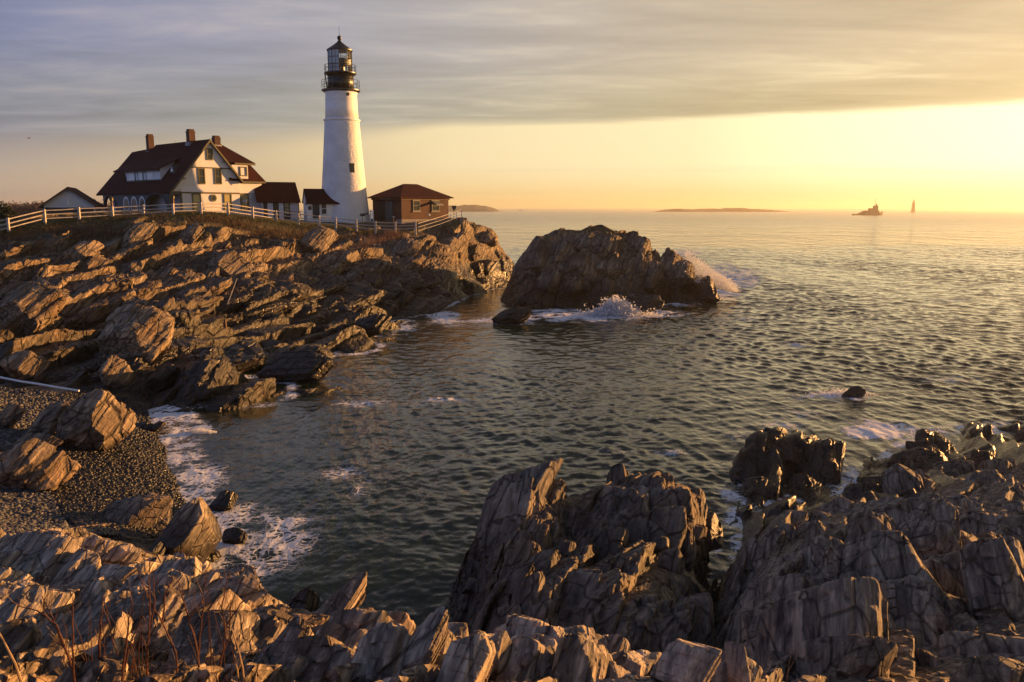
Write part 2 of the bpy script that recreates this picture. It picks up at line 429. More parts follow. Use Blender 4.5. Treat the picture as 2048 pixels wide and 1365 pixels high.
# shoreline
for p in [(930,592),(870,627),(792,652),(772,672),(665,705),(620,742),(520,768),(430,774),(345,786),(1012,575)]: cz(*p, 0.0, .9)
for p in [(298,800),(305,850),(332,900),(350,960),(372,1010)]: cz(*p, 0.0, 0.1)
for p in [(412,1075),(418,1120),(415,1165)]: cz(*p, 0.0, .7)
for p in [(1470,1030),(1560,1010),(1660,1008),(1722,985),(1775,965),(1800,900),(1870,872),(1950,868),(2080,868)]: cz(*p, 0.0)
for p in [(600,716,1.0),(545,738,.9),(470,748,.9),(400,758,.9),(632,706,.8),(730,655,1.2),(760,642,1.0),(700,680,.8),(350,765,.9),(500,752,.8)]: cz(*p)
# open water
for p in [(1000,610),(940,640),(860,670),(820,700),(740,720),(700,770),(600,800),(480,820),(420,900),(440,1000),(480,1080),(520,1130),(600,1100),(700,900),(900,700),(1000,900),(1200,800),(1400,700),(1400,900),(1600,830),(1700,900),(1500,960),(1440,1000),(1800,830),(2060,830),(1100,600),(1060,520),(1200,560)]: cz(*p, -1.6)
for p in [(1690,960),(1740,930)]: cz(*p, -0.7)
# near ridge
for p in [(0,1365,7),(300,1365,7),(600,1365,7),(900,1365,6.6),(1200,1365,6.6),(1450,1365,7.2),(1600,1365,8.6),(1750,1365,9.2),(2060,1365,9.6)]: cy(*p)
for p in [(-60,1420,5.5),(700,1480,5.0),(1400,1480,5.4),(2100,1440,8)]: cy(*p)
for p in [(505,1215,12.3),(570,1225,12),(680,1225,11.3),(760,1262,10.6),(830,1275,10.2),(905,1265,9.8),(990,1295,9.3),(1070,1275,9.2),(1130,1305,8.9),(1210,1305,8.7),(1310,1312,8.5),(1400,1305,8.4),(1490,1310,8.4)]:
    q = at(*p); CTRL.append((q[0], q[1], q[2]-0.32, 1.0))
for px in (520,600,700,800,880): cw(px, 13.6, 2.7); cw(px, 16.2, 0.0); cw(px, 18.5, -1.6)
for px in (950,1040,1130,1220,1310,1400): cw(px, 10.6, 3.4); cw(px, 13.2, 1.9); cw(px, 16.5, 0.7); cw(px, 20.5, -0.6); cw(px, 26, -1.6)
for Y, z in ((10.5,2.6),(12.5,1.3),(14.5,0.9),(17,0.6),(20,-0.2),(23,-1.0)): cw(1447, Y, z)
# right hand ledges
for p in [(1475,1110,19.5),(1485,1200,15.5),(1550,1040,21.5),(1650,1032,22.5),(1760,1030,22.5),(1850,1010,21),(1920,1015,20),(2060,990,21),(2060,1100,16.5),(1900,1080,17.5),(1800,1100,17),(1700,1100,17.2),(1600,1100,17.6),(1530,1180,15),(1700,1200,13.5),(1900,1200,13.5),(2060,1250,12),(1560,1230,13),(1520,1300,11),(1700,1300,10.8),(1900,1300,10.8)]: cy(*p)
for p in [(1755,985,26),(1850,960,27),(1960,935,30),(1870,900,33),(1990,905,31.5),(2070,910,30)]: cy(*p)
# left ledges near
for p in [(0,1085,20),(150,1075,21),(240,1100,20),(0,1150,16.5),(200,1155,16.5),(350,1145,18),(400,1195,15.5),(0,1230,13),(200,1235,13),(400,1240,12.5),(480,1215,13.3),(0,1300,10),(250,1300,10),(450,1300,9.6),(-80,1100,18),(-80,1200,13)]: cy(*p)
# beach
for px, py, z in [(100,1030,1.0),(30,1040,1.1),(150,950,.85),(210,900,.7),(250,850,.5),(225,812,.5),(300,985,.3),(340,1035,.15),(30,800,1.35),(130,790,1.05),(0,850,1.5),(60,900,1.2),(-60,900,1.6),(-60,800,1.8),(-60,1000,1.3)]: cz(px, py, z, 0.0)
# headland, row by row going up
for p in [(0,742,47),(150,742,47),(280,742,48),(-80,742,47),(330,690,53),(200,690,53),(0,690,52),(-80,690,52),(0,620,60),(150,620,60),(300,620,62),(420,690,55),(440,742,50.5),(540,700,59),(600,712,59),(500,640,66),(620,640,69),(700,650,72),(755,630,77),
          (420,580,72),(560,575,77),(700,570,83),(800,565,89),(0,560,67),(200,560,68),(-80,560,67),(0,500,74),(150,500,76),(300,500,78),(450,500,82),(600,510,88),(720,520,92),(830,515,99),(900,540,101),(932,563,103)]: cy(*p)
for p in [(-80,475,76),(16,467,78),(82,449,81),(156,443,83),(225,436,85),(290,433,87),(345,431,88),(400,428,90),(456,431,93),(503,438,96),(551,444,99),(595,452,100),(638,460,101),(673,464,102),(711,467,102),(751,470,103),(791,470,104),(832,471,105)]: cy(*p, 0.35)
for p in [(860,490,104),(905,470,107),(925,440,113),(938,470,112),(962,468,117),(985,472,120),(1008,505,121),(1016,560,117),(965,573,109),(978,525,113),(880,448,112)]: cy(*p)
# top of the headland
for X, Y, z in [(-75,92,8.6),(-62,104,9.2),(-56,112,9.4),(-45,104,9.6),(-37,112,9.4),(-30,114,9.0),(-22,112,8.6),(-16,110,8.2),(-10,114,8.6),(-60,125,9.2),(-40,128,9.0),(-20,126,9.0),(-8,125,8.6)]: CTRL.append((X, Y, z, 0.1))
for X, Y, z in [(-80,140,8),(-50,142,8),(-20,138,7),(-5,132,5),(2,126,1),(6,122,-1.6),(4,134,-1.6),(-15,148,-1.6),(-50,155,-1.6),(-90,155,-1.6)]: CTRL.append((X, Y, z, 0.6))
# beyond the edges of the view
for px in (2350, 2700, 3050):
    for Y, z in ((6, 5.6), (9, 4.8), (13, 3.8), (18, 3.0), (24, 1.8), (29, 0.8), (33, -0.3), (38, -1.6), (60, -1.6), (120, -1.6)): cw(px, Y, z)
for px in (-350, -650, -950):
    for Y, z in ((6, 6.6), (10, 4.8), (15, 3.4), (20, 2.6), (28, 2.2), (36, 2.4), (46, 3.0), (58, 5.2), (70, 7.4), (80, 8.6), (100, 9.2), (130, 9.2), (152, 8.8)): cw(px, Y, z, 0.7)
CT = np.array(CTRL)
def uv(X, Y): return np.stack([X/Y*2.2, np.log(Y)*1.35], 1)
CU = uv(CT[:, 0], CT[:, 1])
def solve_rbf(vals):
    D = np.linalg.norm(CU[:, None]-CU[None], axis=2)
    n = len(CU); A = np.zeros((n+3, n+3)); A[:n, :n] = D - np.eye(n)*0.004
    Pm = np.concatenate([np.ones((n, 1)), CU], 1); A[:n, n:] = Pm; A[n:, :n] = Pm.T
    return np.linalg.solve(A, np.concatenate([vals, np.zeros(3)]))
WZ = solve_rbf(CT[:, 2])
def base_z(X, Y):
    sh = X.shape; X = X.ravel(); Y = Y.ravel(); out = np.empty(len(X))
    for a in range(0, len(X), 60000):
        U = uv(X[a:a+60000], Y[a:a+60000])
        D = np.sqrt((U[:, 0:1]-CU[None, :, 0])**2+(U[:, 1:2]-CU[None, :, 1])**2)
        out[a:a+60000] = D@WZ[:len(CU)]+WZ[-3]+U@WZ[-2:]
    return out.reshape(sh)
GX = np.linspace(-1.25, 1.25, 860); GY = np.linspace(math.log(4.0), math.log(170.0), 620)
_yy = np.exp(GY)
GZ = base_z(GX[:, None]*_yy[None], np.repeat(_yy[None], 860, 0))
def fast_z(X, Y):
    """the same ground, looked up in a table"""
    sh = X.shape; X = X.ravel(); Y = np.maximum(Y.ravel(), 4.01)
    a = np.clip((X/Y-GX[0])/(GX[1]-GX[0]), 0, 858.999); b = np.clip((np.log(Y)-GY[0])/(GY[1]-GY[0]), 0, 618.999)
    i = a.astype(int); j = b.astype(int); f = a-i; g = b-j
    return ((GZ[i, j]*(1-f)+GZ[i+1, j]*f)*(1-g)+(GZ[i, j+1]*(1-f)+GZ[i+1, j+1]*f)*g).reshape(sh)
def rough_at(X, Y):
    out = np.empty(len(X))
    for a in range(0, len(X), 60000):
        U = uv(X[a:a+60000], Y[a:a+60000])
        D = ((U[:, 0:1]-CU[None, :, 0])**2+(U[:, 1:2]-CU[None, :, 1])**2+1e-5)**-2
        out[a:a+60000] = (D@CT[:, 3])/D.sum(1)
    return out

def fan(px0, px1, ncol, side=70):
    """close columns across the view, wider ones beyond its edges so that the place goes on"""
    u = np.linspace(0, 1, side+1)[1:]**1.5
    L_ = (px0-u*(px0+950))[::-1] if px0 < 0 else np.array([])
    R_ = px1+u*(3050-px1) if px1 > 2048 else np.array([])
    return np.concatenate([L_, np.linspace(px0, px1, ncol-len(L_)-len(R_)), R_])
def polar_patch(px0, px1, ncol, Y0, Y1, nrow, L=1.0, seed=0, tilt=0.5, lean=(0, 0)):
    """columns fan out from the viewpoint, rows follow the arc length of each profile"""
    a = fan(px0, px1, ncol); t = (a-1024)/F*CP
    yy = np.exp(np.linspace(math.log(Y0), math.log(Y1), 620))
    X = t[:, None]*yy[None]; Yg = np.repeat(yy[None], ncol, 0)
    Z = fast_z(X, Yg)
    q0 = np.stack([X, Yg, Z], -1).reshape(-1, 3); r0 = rough_at(q0[:, 0], q0[:, 1])
    Z = coarse(q0, np.clip(r0, 0, 1), L, seed, tilt, None)[:, 2].reshape(Z.shape)
    # several profiles side by side, so that rows do not run into each other
    dz = np.diff(Z, axis=1); dy = np.diff(Yg, axis=1)
    dist = np.sqrt(Yg[:, 1:]**2+(H-Z[:, 1:])**2)
    dep = (H-Z[:, 1:])/dist
    wgt = (np.sqrt((dy*np.maximum(dep, 0.14))**2+dz**2))/dist + 0.15*dy/dist
    wgt *= np.where(Z[:, 1:] < -0.8, 0.25, 1.0)
    # smooth the weight over neighbouring columns
    kern = np.ones(9)/9
    wgt = np.stack([np.convolve(np.pad(wgt[:, j], 4, 'edge'), kern, 'valid') for j in range(wgt.shape[1])], 1)
    S_ = np.concatenate([np.zeros((ncol, 1)), np.cumsum(wgt, 1)], 1)
    Yn = np.empty((ncol, nrow))
    for i in range(ncol):
        Yn[i] = np.interp(np.linspace(0, S_[i, -1], nrow), S_[i], yy)
    Xn = t[:, None]*Yn
    Zn = fast_z(Xn, Yn)
    P = np.stack([Xn, Yn, Zn], -1).transpose(1, 0, 2).reshape(-1, 3)
    return P, grid_faces(nrow, ncol)

def cells(X, Y, La, Lb, rot, seed, jit=0.85):
    """irregular polygons stretched along a direction; id hash inputs, offsets from the cell centre, distance to the border"""
    c, s_ = math.cos(rot), math.sin(rot)
    a = (X*s_+Y*c)/La; b = (X*c-Y*s_)/Lb
    a = a+hsh(np.floor(b), 0, 0, seed+5)*0.0
    ia, ib = np.floor(a), np.floor(b)
    f1 = np.full(len(X), 1e9); f2 = f1.copy(); da = np.zeros(len(X)); db = da.copy(); ca = da.copy(); cb = da.copy()
    for i in (-1, 0, 1):
        for j in (-1, 0, 1):
            qa, qb = ia+i, ib+j
            pa = qa+0.5+(hsh(qa, qb, 1, seed)-0.5)*jit; pb = qb+0.5+(hsh(qa, qb, 2, seed)-0.5)*jit
            ea, eb = a-pa, b-pb
            d = np.maximum(np.abs(ea*0.95+eb*0.25), np.abs(eb-ea*0.15))+0.25*np.hypot(ea, eb)
            n = d < f1
            f2 = np.where(n, f1, np.minimum(f2, d)); f1 = np.where(n, d, f1)
            da = np.where(n, ea*La, da); db = np.where(n, eb*Lb, db); ca = np.where(n, qa, ca); cb = np.where(n, qb, cb)
    return ca, cb, da, db, f2-f1
def slabs(Q, r, La, Lb, rot, seed, tilt, tvar, off, groove, warp, lean=None, cham=0.16):
    """broken slabs: every cell is a plane tilted up towards the right with a step at its border"""
    L = max(La, Lb)
    X = Q[:, 0]+warp*vnoise(Q/(0.55*L), seed+1); Y = Q[:, 1]+warp*vnoise(Q/(0.55*L)+9, seed+2)
    X = X+0.15*Q[:, 2]*math.cos(rot)
    ca, cb, da, db, e = cells(X, Y, La, Lb, rot, seed)
    tb = tilt+(hsh(ca, cb, 7, seed)-0.5)*tvar; ta = (hsh(ca, cb, 8, seed)-0.55)*tvar
    dz = tb*db+ta*da*0.6+(hsh(ca, cb, 9, seed)-0.5)*off
    c = np.clip(e/cham, 0, 1); c = c*c*(3-2*c)
    dz = dz*(0.30+0.70*c) - groove*np.clip(1-e/0.09, 0, 1)
    dz = dz*r
    if lean is not None:
        Q[:, 0] += dz*lean[0]; Q[:, 1] += dz*lean[1]
    Q[:, 2] += dz
    return Q
ROT = math.atan2(STRIKE[0], STRIKE[1])
def coarse(Q, r, L, seed, tilt, lean):
    big = 0.75 if L > 1.2 else 0.22
    Q[:, 2] += r*big*L*fbm(np.stack([Q[:, 0], Q[:, 1], 0*Q[:, 0]], 1)/(6.0*L), 2, seed)
    Q = slabs(Q, r, 4.2*L, 1.7*L, ROT, seed+1, tilt*(0.85 if L > 1.2 else 0.55), 0.26, (0.62 if L > 1.2 else 0.34)*L, 0.22*L, 0.08*L, lean, 0.09)
    return Q
def relax(Q, shape, it=2, k=0.5):
    G = Q.reshape(*shape, 3)
    for _ in range(it):
        A_ = G.copy()
        A_[1:-1, 1:-1] = (1-k)*G[1:-1, 1:-1]+k*0.25*(G[:-2, 1:-1]+G[2:, 1:-1]+G[1:-1, :-2]+G[1:-1, 2:])
        G = A_
    return G.reshape(-1, 3)
def rockify(P, rough, L, seed, tilt=0.5, lean=(0.4, 0.05), shape=None):
    """benches, big slabs, broken blocks, then fine bedding and grain"""
    r = rough
    Q = P.copy()
    nf = np.clip((P[:, 1]-7)/9, 0.15, 1) if L < 1.2 else 1.0
    Q = coarse(Q, r*nf, L, seed, tilt, lean)
    m = np.clip(0.25+1.1*fbm(P/(3.2*L), 2, seed+30), 0.12, 1)*(1-0.45*np.clip((P[:, 0]-2.0)/2.0, 0, 1)*np.clip((30-P[:, 1])/5, 0, 1))       # some slabs stay smooth, some are shattered
    Q = slabs(Q, r*(0.25+0.75*m), 1.5*L, 0.8*L, ROT+0.10, seed+2, tilt*0.9, 0.28, 0.36*L, 0.13*L, 0.03*L, lean, 0.09)
    if shape: Q = relax(Q, shape, 3, 0.7)
    Q = slabs(Q, r*m*0.7, 0.75*L, 0.30*L, ROT-0.08, seed+3, tilt*0.7, 0.35, 0.15*L, 0.05*L, 0.01*L, lean, 0.07)
    Q = terrace(Q, (0.11*L, 0.30*L, 0.42*L), r*(0.30+0.45*m), seed+4, 0.2, 0.12, None, off=0.02*L)
    if shape: Q = relax(Q, shape, 1, 0.5)
    Q += (r*0.006*L)[:, None]*np.stack([fbm(P/(0.20*L)+q*9, 3, seed+9+q) for q in range(3)], 1)
    return Q

M = {}
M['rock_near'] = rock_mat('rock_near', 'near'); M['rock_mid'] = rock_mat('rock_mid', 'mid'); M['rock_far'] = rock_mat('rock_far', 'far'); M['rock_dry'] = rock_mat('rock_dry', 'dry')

def scatter(fz, region, n, size, seed, n_grid=20, flat=0.45, sink=0.35, keep=None, ax=None):
    """many hard slabs lying on the ground, each bedded like its neighbours"""
    g = np.random.default_rng(seed); Vs, Fs, k = [], [], 0
    tries = 0; done = 0
    while done < n and tries < n*8:
        tries += 1
        r_ = region[g.integers(len(region))]
        px, py = g.uniform(r_[0], r_[2]), g.uniform(r_[1], r_[3])
        d = ray(px, py); yy = np.exp(np.linspace(math.log(r_[4] if len(r_) > 4 else 5.0), math.log(r_[5] if len(r_) > 5 else 135.0), 500))
        z = H+d[2]*yy/d[1]; gz = fz(yy*d[0]/d[1], yy)
        if not (z <= gz).any(): continue
        i = int(np.argmax(z <= gz))
        if z[i] < 0.25 or i == 0: continue
        c = np.array([yy[i]*d[0]/d[1], yy[i], z[i]])
        if keep is not None and not keep(c): continue
        s = size[0]*(size[1]/size[0])**(g.random()**1.6)
        dims = np.array([flat*s*(.7+.6*g.random()), s*(.55+.45*g.random()), s*(.8+.7*g.random())])*0.5
        V, Fc = slab_geo(seed*1000+done, n_grid if s > 0.5*size[1] else max(12, n_grid-6), dims, ax=ax)
        V = V+c-np.array([0, 0, sink*s*0.5])
        Vs.append(V); Fs.append(Fc+k); k += len(V); done += 1
    if DEBUG: print('line scatter', seed, done, tries)
    return np.concatenate(Vs), np.concatenate(Fs)
def coast(name, px0, px1, ncol, Y0, Y1, nrow, L, tilt, lean, seed, mat, extra=()):
    P, Fc = polar_patch(px0, px1, ncol, Y0, Y1, nrow, L, seed, tilt, lean)
    r = np.clip(rough_at(P[:, 0], P[:, 1]), 0, 1)
    lawn = np.clip((P[:, 2]-7.6)/1.2, 0, 1)*np.clip((P[:, 1]-84)/8, 0, 1)
    r = r*(1-0.88*lawn)
    Q = rockify(P, r, L, seed, tilt, lean, (nrow, ncol))
    keep = Q[Fc][:, :, 2].max(1) > -0.9
    Fc = Fc[keep]
    V, Fc, _ = drop_unused(Q, Fc)
    for (q, f_) in extra:
        Fc = np.concatenate([Fc, f_+len(V)]); V = np.concatenate([V, q])
    o = mesh_np(name, V, Fc, mat)
    return tag(o, kind='structure')
near_l = scatter(fast_z, [(-60,1070,330,1180),(-60,1150,430,1260),(330,1150,520,1260),(-60,1230,520,1340)], 130, (0.45, 1.6), 301, 20, 0.72, 0.3)
near_r = scatter(fast_z, [(500,1180,900,1365),(880,1250,1500,1365),(500,1200,760,1300)], 150, (0.28, 0.9), 302, 20, 0.72, 0.25, keep=lambda c: c[1] < 13.5)
ledge = scatter(fast_z, [(1480,1030,2080,1365),(1640,1010,2080,1150),(1500,1150,1900,1330),(1720,900,2080,1020)], 170, (0.5, 1.9), 303, 20, 0.38)
front = scatter(fast_z, [(-60,1310,520,1420)], 30, (0.3, 0.7), 304, 18)
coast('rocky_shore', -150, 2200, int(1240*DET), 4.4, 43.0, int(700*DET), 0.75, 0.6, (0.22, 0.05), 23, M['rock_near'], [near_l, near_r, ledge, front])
HA = (nrm([-0.30, -0.30, 0.90]), nrm([0.82, -0.48, 0.25]))
hb = scatter(fast_z, [(-60,470,420,620),(0,600,340,740),(300,460,860,560),(200,690,420,780),(860,440,1015,590)], 150, (0.9, 4.0), 305, 20, 0.60, 0.36, keep=lambda c: 45 < c[1] < 124 and c[2] < 8.6, ax=HA)
hc = scatter(fast_z, [(380,520,860,640),(400,560,700,720),(640,560,920,650)], 90, (1.2, 5.5), 307, 20, 0.24, 0.12, keep=lambda c: 45 < c[1] < 124 and c[2] < 7.5, ax=(nrm([-0.16, -0.24, 0.95]), nrm([0.80, -0.58, 0.0])))
ht = scatter(fast_z, [(100,455,860,510)], 45, (0.8, 2.4), 306, 16, 0.6, 0.3, keep=lambda c: 70 < c[1] < 112 and c[2] < 9.0, ax=HA)
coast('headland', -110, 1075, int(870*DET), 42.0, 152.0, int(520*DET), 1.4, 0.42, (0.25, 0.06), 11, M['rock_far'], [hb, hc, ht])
# ---------------------------------------------------------------- sea
FOAM = [(455,1100,110,55,.95),(540,1060,90,34,.8),(330,830,60,36,.8),(350,900,48,55,.75),(395,960,60,36,.75),(430,1150,80,26,1.0),(380,805,70,14,.7),(1120,634,110,9,.9),(1290,628,80,8,.8),(1480,560,40,16,.8), # px, py, rx, ry, strength
 (345,812,60,16,.8),(330,850,45,22,.75),(375,795,60,12,.6),(360,880,45,30,.6),(380,930,45,30,.6),(350,1000,40,40,.8),(400,985,50,22,.8),
 (440,1030,75,30,.75),(470,1075,85,32,.95),(440,1120,75,30,.95),(540,1085,80,26,.8),(430,1150,50,24,.95),(600,1070,50,16,.5),(500,1140,60,20,.55),
 (405,855,22,12,.9),(365,782,18,7,.8),(700,950,75,26,.36),(690,985,60,22,.34),(745,808,120,8,.42),(890,800,90,6,.34),(690,692,35,12,.7),(620,688,25,5,.6),(800,652,30,16,.8),
 (888,632,24,8,1.8),(900,645,40,8,.7),(1010,642,90,8,.7),(1110,628,80,9,.85),(1180,635,90,9,.85),(1245,628,70,10,.95),(1330,605,70,10,.6),(1300,625,60,7,.6),
 (1390,588,45,14,1.1),(1450,590,30,12,.9),(1440,560,50,22,.95),(1470,548,55,16,.6),(1440,533,40,10,.5),(1370,507,40,9,.6),
 (1650,795,55,10,.7),(1700,790,40,12,.7),(1752,862,60,12,2.0),(1740,845,60,14,.5),(1690,990,40,12,.9),(1660,935,40,20,.6),(1700,950,50,20,.5),(1360,905,70,10,.34),(1430,1080,14,28,.9),
 (1470,985,30,18,.55),(1480,870,40,14,.35),(1560,850,50,12,.4),(560,760,60,8,.5),(470,775,60,9,.5),(1240,905,60,7,.2),(1900,760,90,10,.35),(1600,830,80,12,.35),
 (1590,690,40,6,.4),(1760,660,50,5,.35),(1900,600,60,5,.35),(1480,640,50,6,.35),(1300,700,50,6,.3)]
def sea():
    ncol = int(1040*DET)
    a = fan(-140, 2190, ncol); t = (a-1024)/F*CP
    yy = np.concatenate([np.exp(np.linspace(math.log(13.0), math.log(260.0), int(1000*DET)))])
    sp_ = np.gradient(a)/F*3.2; spc = np.maximum(np.tile(sp_, len(yy)), 0.0042*2.6)
    X = (t[None]*yy[:, None]).ravel(); Y = np.repeat(yy, ncol)
    P = np.stack([X, Y, 0*X], 1)
    # waves roll in from the open sea on the right, smaller in the shelter of the cove
    px, py = proj(P)
    open_ = np.clip((px-500)/1000, 0, 1)*0.75+np.clip((Y-22)/25, 0, 1)*0.07+0.09
    open_ *= np.clip(0.75+0.5*np.clip((Y-40)/80, 0, 1), 0, 1.2)
    open_ = open_*(0.62+0.75*np.clip(0.5+fbm(P*np.array([1, .45, 1])/17.0, 3, 88), 0, 1.2))
    g = np.random.default_rng(3); D = np.zeros_like(P)
    warp = np.stack([fbm(P/14.0, 2, 71), fbm(P/14.0, 2, 72)], 1)*1.4
    for i in range(110):
        lam = 0.35*(5.0/0.35)**(g.random()**1.2)
        th = R(-62)+g.normal()*0.8           # travelling direction, towards the shore
        k = np.array([math.sin(th), -math.cos(th)])*2*math.pi/lam
        amp = 0.0062*lam**0.72*(0.5+g.random())
        if lam > 1.6: amp *= 0.55
        fade = np.clip(1.6-(Y*spc)/lam, 0, 1)  # waves finer than the mesh are left to the bump
        ph = (X+warp[:, 0])*k[0]+(Y+warp[:, 1])*k[1]+g.random()*6.28
        A = amp*open_*fade*np.clip((258-Y)/60, 0, 1)
        D[:, 2] += A*np.cos(ph)
        kn = k/np.linalg.norm(k)
        D[:, 0] -= 0.85*A*np.sin(ph)*kn[0]; D[:, 1] -= 0.85*A*np.sin(ph)*kn[1]
    foam = np.zeros(len(P))
    for (fx, fy, rx, ry, s) in FOAM:
        s *= 1.0
        d2 = ((px-fx)/rx)**2+((py-fy)/ry)**2
        foam = np.maximum(foam, s*np.exp(-d2*0.9))
    bz = fast_z(X, Y)
    shore = np.exp(-((bz+0.15)/0.28)**2)*0.55*np.clip((Y-20)/6, 0, 1)
    foam = np.maximum(foam, shore)
    P2 = P+D
    Fc = grid_faces(len(yy), ncol)
    # far water: a plain sheet to the horizon, joined to the same mesh
    n0 = len(P2)
    last = np.arange(ncol)+(len(yy)-1)*ncol
    rings = [P2]; fo = [foam]; faces = [Fc]; prev = last
    P2[last, 2] = 0.0
    tf = t
    n = n0
    for Yr in (420, 800, 1600, 3500, 8000, 20000, 45000):
        ring = np.stack([tf*Yr, np.full(ncol, Yr), np.zeros(ncol)], 1)
        ids = np.arange(n, n+ncol)
        faces.append(np.stack([prev[:-1], prev[1:], ids[1:], ids[:-1]], 1)); rings.append(ring); fo.append(np.zeros(ncol)); prev = ids; n += ncol
    # water to the sides and nearer than the cove, so that the sheet goes on beyond the frame
    V = np.concatenate(rings); Fa = np.concatenate(faces); fo = np.concatenate(fo)
    m = NT('sea_water'); p = m.pos()
    xyz = m.sep(p)
    dist = m.math('SQRT', m.math('ADD', m.math('MULTIPLY', xyz[0], xyz[0]), m.math('MULTIPLY', xyz[1], xyz[1])))
    rot = m.node('ShaderNodeMapping'); m.put(p, rot.inputs[0]); rot.inputs['Rotation'].default_value = (0, 0, R(25)); rot.inputs['Scale'].default_value = (1.0, 0.42, 1)
    r1 = m.noise(rot.outputs[0], 3.2, 4, 0.6, 0.5)
    r2 = m.noise(rot.outputs[0], 0.9, 4, 0.6, 0.4)
    r3 = m.noise(rot.outputs[0], 0.22, 4, 0.6, 0.3)
    r4 = m.noise(rot.outputs[0], 0.05, 4, 0.62, 0.2)
    b = m.bump(m.noise(rot.outputs[0], 9.0, 3, 0.6, 0.4), 0.5, 0.018)
    b = m.bump(r1, 0.5, 0.05, b)
    b = m.bump(r2, 0.5, 0.13, b)
    h3 = m.math('MULTIPLY', r3, m.maprange(dist, 90, 230, 0.2, 1.3))
    b = m.bump(h3, 0.9, 1.1, b)
    h4 = m.math('MULTIPLY', r4, m.maprange(dist, 160, 420, 0.0, 1.0))
    b = m.bump(h4, 1.0, 4.5, b)
    # lace of foam
    fa = m.node('ShaderNodeAttribute', attribute_name='foam').outputs['Fac']
    wv = m.node('ShaderNodeVectorMath', operation='ADD'); m.put(p, wv.inputs[0])
    nz = m.node('ShaderNodeTexNoise'); nz.inputs['Scale'].default_value = 0.8; nz.inputs['Detail'].default_value = 4
    m.put(p, nz.inputs['Vector'])
    sc3 = m.node('ShaderNodeVectorMath', operation='SCALE'); m.put(nz.outputs[1], sc3.inputs[0]); sc3.inputs['Scale'].default_value = 1.6
    m.put(sc3.outputs[0], wv.inputs[1])
    def lace(scale):
        vo = m.node('ShaderNodeTexVoronoi', feature='DISTANCE_TO_EDGE'); vo.inputs['Scale'].default_value = scale
        m.put(wv.outputs[0], vo.inputs['Vector']); return vo.outputs[0]
    l1, l2 = lace(1.5), lace(3.4)
    patch = m.noise(p, 0.55, 5, 0.65)
    dens = m.math('MULTIPLY', fa, m.maprange(patch, 0.32, 0.64, 0.18, 1.2))
    f1 = m.math('SUBTRACT', m.math('MULTIPLY', dens, 0.34), l1)
    f2 = m.math('SUBTRACT', m.math('MULTIPLY', dens, 0.26), l2)
    fm = m.maprange(m.math('MAXIMUM', f1, f2), -0.02, 0.10)
    solid = m.maprange(m.math('ADD', dens, m.math('MULTIPLY', m.math('SUBTRACT', m.noise(p, 5, 4), .5), .7)), 0.95, 1.2)
    fm = m.math('MAXIMUM', m.math('MULTIPLY', fm, m.maprange(dens, 0.05, 0.4)), solid)
    # white caps out at sea
    cap = m.math('MULTIPLY', m.maprange(m.noise(rot.outputs[0], 0.30, 6, 0.7), 0.735, 0.77), 0.0)
    fm = m.math('MAXIMUM', fm, cap, clamp=True)
    depth = m.noise(p, 0.06, 3)
    deep = m.mix(m.maprange(depth, 0.4, 0.62), (0.006, 0.020, 0.013), (0.015, 0.020, 0.010))
    m.put(m.mix(fm, deep, (0.78, 0.78, 0.78)), m.b.inputs['Base Color'])
    m.put(m.math('ADD', m.math('MULTIPLY_ADD', m.maprange(dist, 100, 900), 0.10, 0.07), m.math('MULTIPLY', fm, 0.6)), m.b.inputs['Roughness'])
    m.b.inputs['IOR'].default_value = 1.333
    m.put(b, m.b.inputs['Normal'])
    o = mesh_np('sea', V, Fa, m.m, smooth=True, attrs={'foam': fo})
    tag(o, kind='structure')
sea()
